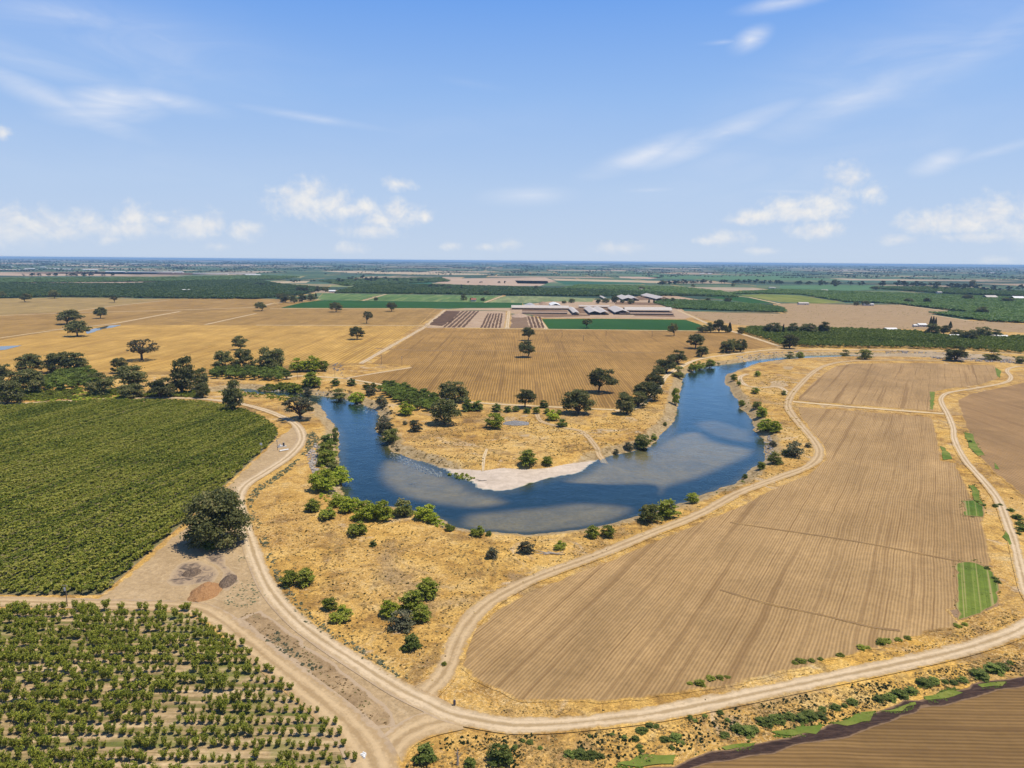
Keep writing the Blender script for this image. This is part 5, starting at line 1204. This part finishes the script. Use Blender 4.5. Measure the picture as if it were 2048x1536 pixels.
# sheds given by roof corners in the photo
def shed(roofpx, eave, label, roofm=None, walls=True, name='dairy_barn', cat='barn', posts=0, group=None, rise=.16, ends=True):
    w = gnd(roofpx, eave); c = w.mean(0)
    a = (w[1] + w[2] - w[0] - w[3]) / 2; b_ = (w[2] + w[3] - w[0] - w[1]) / 2
    if np.linalg.norm(a) >= np.linalg.norm(b_): ax, L, W_ = a / np.linalg.norm(a), np.linalg.norm(a), np.linalg.norm(b_)
    else: ax, L, W_ = b_ / np.linalg.norm(b_), np.linalg.norm(b_), np.linalg.norm(a)
    building(c, math.atan2(ax[1], ax[0]), L, W_, eave, label, roofm, walls, name, cat, posts, group, rise)
def building(c, ang, L, W_, eave, label, roofm=None, walls=True, name='dairy_barn', cat='barn', posts=0, group=None, rise=.16):
    e = obj(name, None, loc=(c[0], c[1], 0.1)); e.rotation_euler = (0, 0, ang); tag(e, label, cat, group)
    rh = W_ * .5 * rise * 2; th = .25; o = .5
    V = np.array([(s * (L / 2 + o), y_, z_) for s in (-1, 1) for y_, z_ in ((-W_ / 2 - o, eave), (0, eave + rh), (W_ / 2 + o, eave), (W_ / 2 + o, eave - th), (0, eave + rh - th), (-W_ / 2 - o, eave - th))])
    Fs = [(k, 6 + k, 6 + (k + 1) % 6, (k + 1) % 6) for k in range(6)] + [(0, 1, 4, 5), (1, 2, 3, 4), (6, 11, 10, 7), (7, 10, 9, 8)]
    obj('roof', mesh('roof', V, [tuple(f) for f in Fs], roofm or M_ROOF), e)
    if walls:
        part('wall', [boxq((0, -W_ / 2 + .3, eave / 2), (L - .4, .3, eave - .05)), boxq((0, W_ / 2 - .3, eave / 2), (L - .4, .3, eave - .05)), boxq((-L / 2 + .4, 0, eave / 2), (.3, W_ - 1.0, eave - .1)), boxq((L / 2 - .4, 0, eave / 2), (.3, W_ - 1.0, eave - .1))], M_WALL, e)
        part('door', [boxq((L * .12, -W_ / 2 + .1, 1.15), (min(3, L * .15), .1, 2.3))], M_DARK, e)
        for q in (-.3, -.08, .32): part('window', [boxq((L * q, -W_ / 2 + .1, eave * .55), (min(1.6, L * .1), .1, eave * .3))], M_GLASS, e)
    else:
        np_ = max(4, int(L / 14))
        part('shed_frame', [boxq((0, s * (W_ / 2 - .6), eave - .3), (L - 1, .3, .3)) for s in (-1, 1)] + [boxq((-L / 2 + 1 + (L - 2) * k / (np_ - 1), s * (W_ / 2 - .6), eave / 2 - .1), (.4, .4, eave - .2)) for k in range(np_) for s in (-1, 1)], M_POST, e)
        part('feed_rail', [boxq((0, s * (W_ / 2 - .9), 1.0), (L - 2, .15, 1.4)) for s in (-1, 0, 1)], M_DARK, e)
def longbarn(xa, xb, yb, W_, eave, label, roofm=None):
    w = gnd([(xa, yb), (xb, yb)]); L = abs(w[1, 0] - w[0, 0]); building((w[:, 0].mean(), w[:, 1].mean() + W_ / 2), 0.0, L, W_, eave, label, roofm, False, 'dairy_barn', 'barn', 0, None, .2)
longbarn(1023, 1137, 619.5, 26, 4.5, 'longest open dairy barn with a pale roof behind the manure rows')
shed([(1136,615),(1147,615),(1158,625.5),(1147,625.8)], 5, 'narrow pale-roofed barn end-on beside the longest dairy barn', walls=False)
shed([(1171,616),(1184,615.2),(1196,625),(1183,626)], 5, 'first of the twin pale barns set end-on in the dairy yard', walls=False)
shed([(1189,615.4),(1199,615),(1216,625),(1204,626)], 5, 'second of the twin pale barns set end-on in the dairy yard', walls=False)
shed([(1222,616),(1236,615),(1252,624),(1238,626)], 5, 'slanting pale barn touching the second long barn', walls=False)
longbarn(1251, 1343, 624.5, 30, 5, 'second long pale barn toward the dry range')
longbarn(1044, 1135, 628, 10, 3, 'low long feed shade in front of the longest dairy barn', M_RUST)
longbarn(1158, 1218, 616, 12, 4, 'low pale shed behind the twin barns')
shed([(1199,592),(1204,592),(1214,597),(1208,597)], 5, 'small pale shed behind the dairy, nearest the green field', walls=False)
shed([(1238,592.5),(1248,592),(1262,598.5),(1250,599.5)], 5, 'rear pale barn behind the dairy trees, first', walls=False)
shed([(1252,592.5),(1261,592),(1274,598),(1264,598.8)], 5, 'rear pale barn behind the dairy trees, second', walls=False)
shed([(1289,590.2),(1297,590),(1331,597),(1322,599)], 5, 'long rear pale barn at the dairy\'s back corner', walls=False)
shed([(1101,607),(1113,606),(1118,610.5),(1106,611)], 5, 'white shed beside the silage mounds', M_WHITE)
longbarn(1240, 1346, 630, 9, 3, 'low dark feed shade in front of the second long barn', M_RUST)
def bpx(px, py, wpx, dep, eave, label, roofm=None, ang=0.0, name='farm_shed', cat='shed', group=None, rise=.2):
    (x, y), z = at_px(px, py); s = depth(x, y) / FPX; building((x, y + dep / 2), ang, wpx * s, dep, eave, label, roofm, True, name, cat, 0, group, rise)
bpx(1784, 664, 23, 14, 4, 'white-roofed shed standing behind the walnut orchard', M_WHITE)
bpx(1846, 654, 16, 12, 4, 'pale bluish house near the poplar clump', M_WHITE, name='farm_house', cat='house')
bpx(1832, 654, 7, 8, 3, 'tiny white outbuilding beside the pale bluish house', M_WHITE)
bpx(1912, 677, 20, 10, 4, 'long pale roof half hidden in the walnut orchard', M_WHITE)
bpx(1986, 678, 16, 10, 4, 'pale house under dark trees in the walnut orchard', M_ROOF, name='farm_house', cat='house')
bpx(2008, 679, 20, 12, 4, 'white roof at the walnut orchard\'s back, last of its row', M_WHITE)
bpx(1608, 609.5, 20, 14, 4, 'pale shed on the yellow crop\'s corner', M_ROOF)
bpx(1738, 611.5, 20, 12, 4, 'pale shed between two trees at the dry range', M_ROOFG)
bpx(947, 603, 10, 14, 4.5, 'small farm house with a red roof beside the pale green field', M_RED, name='farm_house', cat='house', rise=.35)
bpx(664, 585, 13, 16, 5, 'white shed beside the second grove above the green crop', M_WHITE)
bpx(1262 + 20, 580.5, 8, 10, 4, 'small pale house by a dark tree in the mid-plain', M_ROOF, name='farm_house', cat='house')
bpx(1545, 577, 12, 12, 4, 'pale house beside a tree on the green plain', M_ROOF, name='farm_house', cat='house')
bpx(1650, 582, 12, 10, 4, 'pale shed beside small trees in the far orchard', M_ROOF)
bpx(371, 583, 16, 12, 5, 'white house lost in the dark far orchard', M_WHITE, name='farm_house', cat='house')
bpx(1985, 598, 22, 30, 6, 'pale shed by the village edge beyond the far orchard', M_ROOF)
bpx(2040, 600, 22, 30, 6, 'white long shed at the photo\'s border by the village', M_WHITE)
bpx(1940, 585, 8, 14, 5, 'white village house under the tall grove', M_WHITE, name='village_house', cat='house')
bpx(2008, 586, 10, 14, 5, 'pale village house at the village\'s outer end', M_ROOF, name='village_house', cat='house')
bpx(1880, 587, 9, 14, 5, 'pale village house before the hedge trees', M_ROOF, name='village_house', cat='house')
bpx(1895, 586, 6, 12, 5, 'small white village house before the hedge trees', M_WHITE, name='village_house', cat='house')
for px, py, w in ((28,541.5,60),(60,539,24),(105,538.5,24),(135,540,22),(85,535.5,10),(20,533.5,8),(180,541,30),(230,545,40),(300,546,90),(345,546,40),(420,549,70),(480,549,60),(505,552,30),(1278,544.5,10),(1405,548.5,9),(1420,548.5,7),(1748,542,16),(1985,546,10),(580,529.5,26),(270,528.5,14),(1690,541,10),(1130,532,14),(1000,531,14),(1910,541,8)):
    bpx(px, py, w, 30, 7, 'distant pale roof of a dairy or shed on the hazy plain', M_WHITE if w < 50 else M_ROOF, name='distant_shed', cat='shed', group='distant pale roofs', rise=.12)
scatter('brush', [(1360,622),(1480,626),(1574,627.5),(1560,612),(1700,609.5),(1790,609.5),(1860,618),(1950,628),(1858,628.5),(1940,641),(2060,650),(2060,664),(1900,660),(1700,657),(1480,651),(1425,643)], 900, .8, 2.2, M_OLIV, .5, .4, sc_=120, leafn=6, size=.6)
M_STRAW = m_leaf('straw_tuft', (.42, .28, .10), (.68, .49, .20)); M_RUSTW = m_leaf('brown_weed', (.13, .085, .04), (.27, .18, .085)); M_LIMEW = m_leaf('bright_grass', (.08, .14, .014), (.19, .25, .04))
NEARG = [(505,1045),(560,990),(650,1000),(760,1030),(900,1072),(1050,1075),(1250,1048),(1350,1022),(1500,960),(1540,915),(1610,905),(1610,930),(1480,985),(1300,1066),(1100,1143),(975,1206),(932,1250),(910,1295),(890,1345),(850,1385),(760,1345),(640,1265),(575,1190),(535,1100)]
scatter('grass_tufts', NEARG, 5000, .3, 1.2, M_STRAW, .42, .30, seed=71, sc_=11, leafn=7, size=.5)
scatter('weeds', NEARG, 900, .2, .9, M_RUSTW, .5, .55, seed=72, sc_=17, leafn=8, size=.45)
scatter('grass_tufts', [(790,900),(900,832),(1200,838),(1330,790),(1330,850),(1210,902),(1000,928),(880,928)], 3000, .4, 1.4, M_STRAW, .42, .35, seed=73, sc_=13, leafn=6, size=.5)
scatter('weeds', [(790,900),(900,832),(1200,838),(1330,790),(1330,850),(1210,902),(1000,928),(880,928)], 450, .3, 1.2, M_RUSTW, .5, .52, seed=74, sc_=20, leafn=7, size=.45)
scatter('grass_tufts', [(830,1500),(900,1466),(1000,1472),(1150,1470),(1300,1452),(1450,1424),(1600,1394),(1750,1362),(1900,1332),(2060,1300),(2060,1345),(1850,1388),(1640,1450),(1350,1505),(1200,1560),(800,1560)], 4500, .25, .9, M_STRAW, .6, .3, seed=75, sc_=8, leafn=7, size=.5)
scatter('grass_tufts', [(940,1385),(1050,1412),(1250,1412),(1400,1392),(1650,1338),(1900,1270),(2030,1215),(2040,1240),(1900,1290),(1600,1356),(1400,1403),(1200,1430),(1000,1430)], 2500, .25, .8, M_STRAW, .6, .3, seed=76, sc_=8, leafn=7, size=.5)
scatter('grass_tufts', [(1470,760),(1580,740),(1610,860),(1630,910),(1530,940),(1540,880)], 1800, .4, 1.6, M_STRAW, .55, .35, seed=77, sc_=12, leafn=6, size=.5)
scatter('weeds', [(503,1224),(560,1262),(650,1326),(730,1388),(780,1432),(778,1454),(748,1448),(690,1402),(600,1332),(520,1270),(478,1236)], 1500, .25, .9, M_RUSTW, .5, .2, seed=78, sc_=6, leafn=8, size=.45)
for k_, p in enumerate(([(1225,1536),(1290,1508),(1356,1506),(1345,1530),(1280,1538)], [(1435,1498),(1500,1484),(1518,1480),(1504,1500),(1450,1505)], [(1535,1470),(1600,1452),(1650,1446),(1634,1472),(1580,1478)], [(1655,1449),(1720,1424),(1758,1422),(1744,1446),(1690,1454)], [(1755,1428),(1840,1402),(1838,1415),(1800,1426)], [(1845,1400),(1900,1376),(1926,1380),(1892,1404),(1860,1408)], [(1955,1375),(2012,1361),(2010,1376),(1970,1381)], [(1905,1120),(1952,1120),(1994,1146),(2004,1172),(2000,1210),(1965,1234),(1910,1248)], [(1918,1000),(1970,1000),(1974,1038),(1922,1034)], [(1935,968),(1955,968),(1968,1014),(1946,1004)], [(1924,860),(1948,864),(1972,914),(1938,900)])):
    scatter('bright_grass', p, 320, .25, .9, M_LIMEW, .5, .30, seed=80 + k_, sc_=4, leafn=8, size=.4)
scatter('bright_grass', [(1300,1530),(1500,1492),(1700,1442),(1900,1386),(2060,1354),(2060,1348),(1900,1378),(1700,1434),(1500,1484),(1300,1520)], 500, .3, 1.0, M_LIMEW, .5, .45, seed=99, sc_=10, leafn=9, size=.4)
# ---------- patchwork of the far plain ----------
V = []; Fs = []; Cs = []
PAL = [((.045, .085, .04), 5), ((.06, .11, .05), 5), ((.035, .065, .035), 5), ((.09, .13, .06), 3), ((.30, .225, .145), 2), ((.36, .28, .19), 1.4), ((.20, .17, .09), 1.5), ((.05, .10, .06), 4)]
pw = np.array([p[1] for p in PAL]); pw = pw / pw.sum()
y0 = 1500.0
while y0 < 52000:
    dy = max(160, y0 * rng.uniform(.05, .13)); xw = y0 * .85 + 800; x0 = -xw + rng.uniform(-500, 0)
    while x0 < xw:
        dx = rng.uniform(380, 900) * max(1, y0 / 5500); g_ = max(6, y0 * .0012)
        c = np.array(PAL[rng.choice(len(PAL), p=pw)][0]) * rng.uniform(.85, 1.15)
        k = len(V); V += [(x0 + g_, y0 + g_, .05), (x0 + dx - g_, y0 + g_, .05), (x0 + dx - g_, y0 + dy - g_, .05), (x0 + g_, y0 + dy - g_, .05)]; Fs.append((k, k + 1, k + 2, k + 3)); Cs.append((*c, 1)); x0 += dx
    y0 += dy
m, t, b = material('farmland'); P = t.pos()
c = t.attr('col', 'Color'); n = t.noise(P, .006, 4, .65); n2 = t.noise(P, .05, 3, .7)
c = t.scale(c, gray(t, t.rng(t.math('ADD', t.math('MULTIPLY', n, .6), t.math('MULTIPLY', n2, .4)), .35, .65, .75, 1.2))); t.put(b.inputs['Base Color'], c)
tag(obj('farmland', mesh('farmland', V, np.array(Fs), m, {'col': ('FACE', 'FLOAT_COLOR', Cs)})), kind='structure')
M_T2 = m_crop('pale_stubble', (.36, .28, .17), (.43, .34, .22), 0, 0, False, patch=.003); M_T3 = m_crop('pink_stubble', (.36, .25, .17), (.42, .31, .22), 0, 0, False, patch=.003); M_BR = m_crop('corral_soil', (.24, .15, .11), (.30, .2, .15), 0, 0, False, patch=.004)
M_G2 = m_crop('teal_crop', (.025, .09, .045), (.035, .11, .05), 0, 0, False, patch=.004); M_G3 = m_crop('grass_crop', (.06, .13, .05), (.085, .165, .065), 0, 0, False, patch=.004)
for p, mt in (([(-120,568),(0,567.5),(240,568),(320,565.5),(290,563.5),(0,561)], M_T3), ([(0,551),(-100,551),(-100,545),(0,544.5),(250,543),(320,546),(240,552),(60,552)], M_T3), ([(0,546),(200,544),(330,545),(480,548),(340,550),(200,548)], M_BR),
              ([(330,553),(440,552),(512,550),(480,557),(350,556)], M_BR), ([(220,546),(512,548),(505,550.5),(250,548)], M_T2), ([(90,531),(160,529.5),(290,531),(230,533)], M_T2), ([(290,528.5),(512,529),(512,530.5),(300,530)], M_T2),
              ([(640,542),(720,541.5),(960,547.5),(1010,549.5),(880,550),(700,546)], M_T2), ([(770,555),(900,554),(880,559),(780,558)], M_T3), ([(870,566),(900,557),(1020,556),(1090,555),(1110,561),(1080,572),(985,572),(940,570)], M_T3), ([(1100,557),(1330,562),(1360,566),(1190,563),(1120,562)], M_T2),
              ([(1238,553),(1330,554),(1300,558),(1240,556)], M_T3), ([(1655,556),(1760,559),(1700,558.5)], M_T2), ([(540,551),(610,552),(600,556),(512,557)], M_PALEG), ([(530,563),(620,562),(612,566),(545,567)], M_T2), ([(660,571),(700,568),(765,570),(700,574),(655,574)], M_PALEG),
              ([(745,561),(860,563),(870,571),(745,568)], M_G2), ([(1105,561),(1280,565),(1310,568),(1130,569)], M_G2), ([(1240,550),(1560,551),(1700,560),(1480,560),(1330,557)], M_G3), ([(1030,561),(1095,562),(1098,568),(1035,567)], M_G3), ([(200,560),(420,552),(440,556),(330,563)], M_G2),
              ([(1420,545),(1610,543),(1540,548)], M_G3), ([(1660,546),(1740,546.5),(1700,547.5)], M_T2), ([(1560,571),(1690,570),(1850,573),(1800,577),(1700,581),(1560,578)], M_G3), ([(1820,590),(1990,592),(2040,598),(1960,598)], M_G2), ([(1110,585),(1150,577),(1300,572),(1400,586),(1200,590)], M_G3)):
    sheet('field', p, mt, .12, 20)
# ---------- haze, light, sky ----------
hz = bpy.data.materials.new('haze'); hz.use_nodes = True; t = NT(hz.node_tree); t.n.remove(t.n['Principled BSDF'])
vp = t.new('ShaderNodeVolumePrincipled'); vp.inputs['Color'].default_value = (.42, .68, 1.0, 1); vp.inputs['Density'].default_value = 4.1e-5; vp.inputs['Anisotropy'].default_value = 0.0
t.l.new(vp.outputs[0], t.n['Material Output'].inputs['Volume'])
S = 59000.0; v, f = boxq((0, S - 2500, 56), (2 * S, 2 * S, 126)); 
tag(obj('haze', mesh('haze', v, f, hz)), kind='stuff')
sd = bpy.data.lights.new('sun', 'SUN'); sd.energy = 4.8; sd.angle = R(.5); sd.color = (1, .92, .78); so = bpy.data.objects.new('sun', sd); col.objects.link(so)
D = Vector((math.sin(SUN_AZ) * math.cos(SUN_EL), math.cos(SUN_AZ) * math.cos(SUN_EL), math.sin(SUN_EL)))
so.rotation_euler = D.to_track_quat('Z', 'Y').to_euler(); so.location = (0, 0, 400)

wd = bpy.data.worlds.new('World'); sc.world = wd; wd.use_nodes = True; t = NT(wd.node_tree); bg = t.n['Background']
G = t.new('ShaderNodeTexCoord').outputs['Generated']; sx = t.new('ShaderNodeSeparateXYZ'); t.put(sx.inputs[0], G)
el = t.math('ARCSINE', sx.outputs[2]); az = t.math('ARCTAN2', sx.outputs[0], sx.outputs[1])
cx = t.new('ShaderNodeCombineXYZ'); t.put(cx.inputs[0], sx.outputs[0]); t.put(cx.inputs[1], sx.outputs[1]); t.put(cx.inputs[2], t.math('MULTIPLY_ADD', t.math('MAXIMUM', sx.outputs[2], 0), .9, .10))
sky = t.new('ShaderNodeTexSky', sky_type='NISHITA'); sky.sun_disc = False; sky.sun_elevation = SUN_EL; sky.sun_rotation = SUN_AZ; sky.altitude = 100; sky.air_density = 1.0; sky.dust_density = .6; sky.ozone_density = 1.6
t.put(sky.inputs[0], cx.outputs[0])
SKY_TINT = (1.0, 1.0, 1.0)
air = t.ramp(t.math('DIVIDE', el, R(60)), [(0, (.62, .72, .89)), (.09, (.51, .67, .93)), (.20, (.335, .555, .96)), (.31, (.175, .41, .95)), (.5, (.065, .26, .84)), (.7, (.030, .13, .44)), (1, (.018, .07, .24))])
skyc = t.mix(.80, sky.outputs[0], t.scale(air, (11.1, 11.1, 11.1, 1)))
ae = t.new('ShaderNodeCombineXYZ'); t.put(ae.inputs[0], az); t.put(ae.inputs[1], el); AE = ae.outputs[0]
def dirpx(x, y):
    d = CMN @ np.array([(x - 1024) / FPX, (768 - y) / FPX, -1.0]); d /= np.linalg.norm(d); return math.atan2(d[0], d[1]), math.asin(d[2])
def blobs(L, rot=False):
    acc = None
    for q in L:
        x, y, rx, ry = q[:4]; a, e_ = dirpx(x, y)
        d = t.vmath('SUBTRACT', AE, (a, e_, 0))
        if len(q) > 4:
            n = t.new('ShaderNodeVectorRotate', rotation_type='Z_AXIS'); t.put(n.inputs['Vector'], d); n.inputs['Angle'].default_value = -R(q[4]); d = n.outputs[0]
        k = t.math('SUBTRACT', 1.0, t.vmath('LENGTH', t.vmath('MULTIPLY', d, (FPX / rx, FPX / ry, 0))))
        if len(q) > 5: k = t.math('MULTIPLY', t.math('MAXIMUM', k, 0), q[5])
        acc = k if acc is None else t.math('MAXIMUM', acc, k)
    return acc
CU = [(30,438,42,24),(75,452,60,22),(20,462,60,26),(175,440,30,22),(190,458,50,20),(262,436,40,24),(265,458,70,18),(322,440,22,16),(390,452,60,24),(420,450,36,20),(485,460,36,18),(130,465,50,14),(220,480,20,8),(436,493,24,9),
      (620,385,40,32),(600,402,60,34),(650,405,70,34),(575,385,22,18),(730,412,26,24),(700,420,50,16),(800,426,50,26),(770,440,60,18),(740,462,60,14),(850,432,16,14),(800,368,34,13),(700,498,32,12),(900,492,22,8),(970,494,20,7),(1016,490,30,12),
      (1700,360,38,28),(1680,385,40,22),(1745,382,26,20),(1650,405,50,22),(1570,410,40,18),(1600,425,80,16),(1510,432,50,14),(1480,440,40,12),(1455,475,46,16),(1420,482,30,8),(1632,464,50,16),(1660,458,30,12),(1530,502,36,7),(1240,497,56,12),
      (1880,445,50,24),(1840,452,30,16),(1930,450,50,20),(2005,420,50,26),(1980,435,70,22),(2040,455,40,30),(1800,480,30,10),(1950,475,70,10),(2060,430,50,30),(1990,520,30,8),(5,264,16,11)]
CU = [(x, y, rx * 1.12, ry * 1.15) for x, y, rx, ry in CU]
fb = t.noise(AE, 26, 6, .62, .35); fb2 = t.noise(t.vmath('ADD', AE, (.004, .010, 0)), 26, 6, .62, .35)
cu = t.math('ADD', blobs(CU), t.math('MULTIPLY', t.math('SUBTRACT', fb, .5), 2.3))
cu = t.math('ADD', cu, t.math('MULTIPLY', t.math('SUBTRACT', t.noise(AE, 110, 4, .6), .5), .9))
den = t.sstep(-.15, 1.25, cu)
low = t.sstep(R(-.3), R(3.2), el)                    # thin towards the horizon air
cf = t.math('MULTIPLY', den, t.rng(low, 0, 1, .35, .90))
lit = t.math('ADD', .5, t.math('MULTIPLY', t.math('SUBTRACT', fb, fb2), 3.0), clamp=True)
CI = [(120,205,190,30,-20,.62),(215,210,130,44,8,.78),(225,190,60,30,0,.6),(330,200,150,26,-6,.5),(620,235,230,13,-6,.4),(80,120,240,40,-8,.42),(150,30,320,60,6,.35),(330,80,200,24,-20,.25),(1290,310,170,34,18,.55),(1440,270,240,34,20,.6),(1700,200,420,60,22,.42),(1980,80,260,60,28,.35),(1500,80,50,26,20,.75),(1450,84,60,7,0,.45),(1570,5,110,18,4,.6),(1060,392,130,28,2,.5),(1875,325,60,26,15,.75),(1990,302,130,14,14,.45),(1580,383,120,8,-2,.3),(1300,380,90,9,2,.3),(960,170,120,14,-8,.18),(640,160,300,40,4,.12),(300,330,700,90,0,.16),(1600,330,700,110,10,.20),(200,90,520,120,-4,.30),(1800,120,520,140,18,.28),(900,250,600,80,4,.12)]
st = t.noise(t.vmath('MULTIPLY', AE, (7, 24, 1)), 1.0, 5, .55, .8)
ci = t.math('MULTIPLY', t.math('MAXIMUM', blobs(CI), 0), t.rng(st, .3, .72, .5, 1.35), clamp=True)
ci = t.sstep(0, .9, ci)
cw = t.mix(lit, (.80, .815, .86), (.955, .935, .90))
CL = 10.6
skyf = t.mix(t.math('MULTIPLY', ci, .9), skyc, (.84 * CL, .88 * CL, .97 * CL))
skyf = t.mix(cf, skyf, t.scale(cw, (CL, CL, CL)))
t.put(bg.inputs['Color'], skyf); bg.inputs['Strength'].default_value = .083
sc.view_settings.view_transform = 'Standard'; sc.view_settings.look = 'None'; sc.view_settings.exposure = 0.12; sc.view_settings.gamma = 1
cy = sc.cycles; cy.max_bounces = 5; cy.diffuse_bounces = 2; cy.glossy_bounces = 2; cy.transmission_bounces = 2; cy.transparent_max_bounces = 6; cy.volume_bounces = 0; cy.use_denoising = True
cy.sample_clamp_indirect = 4
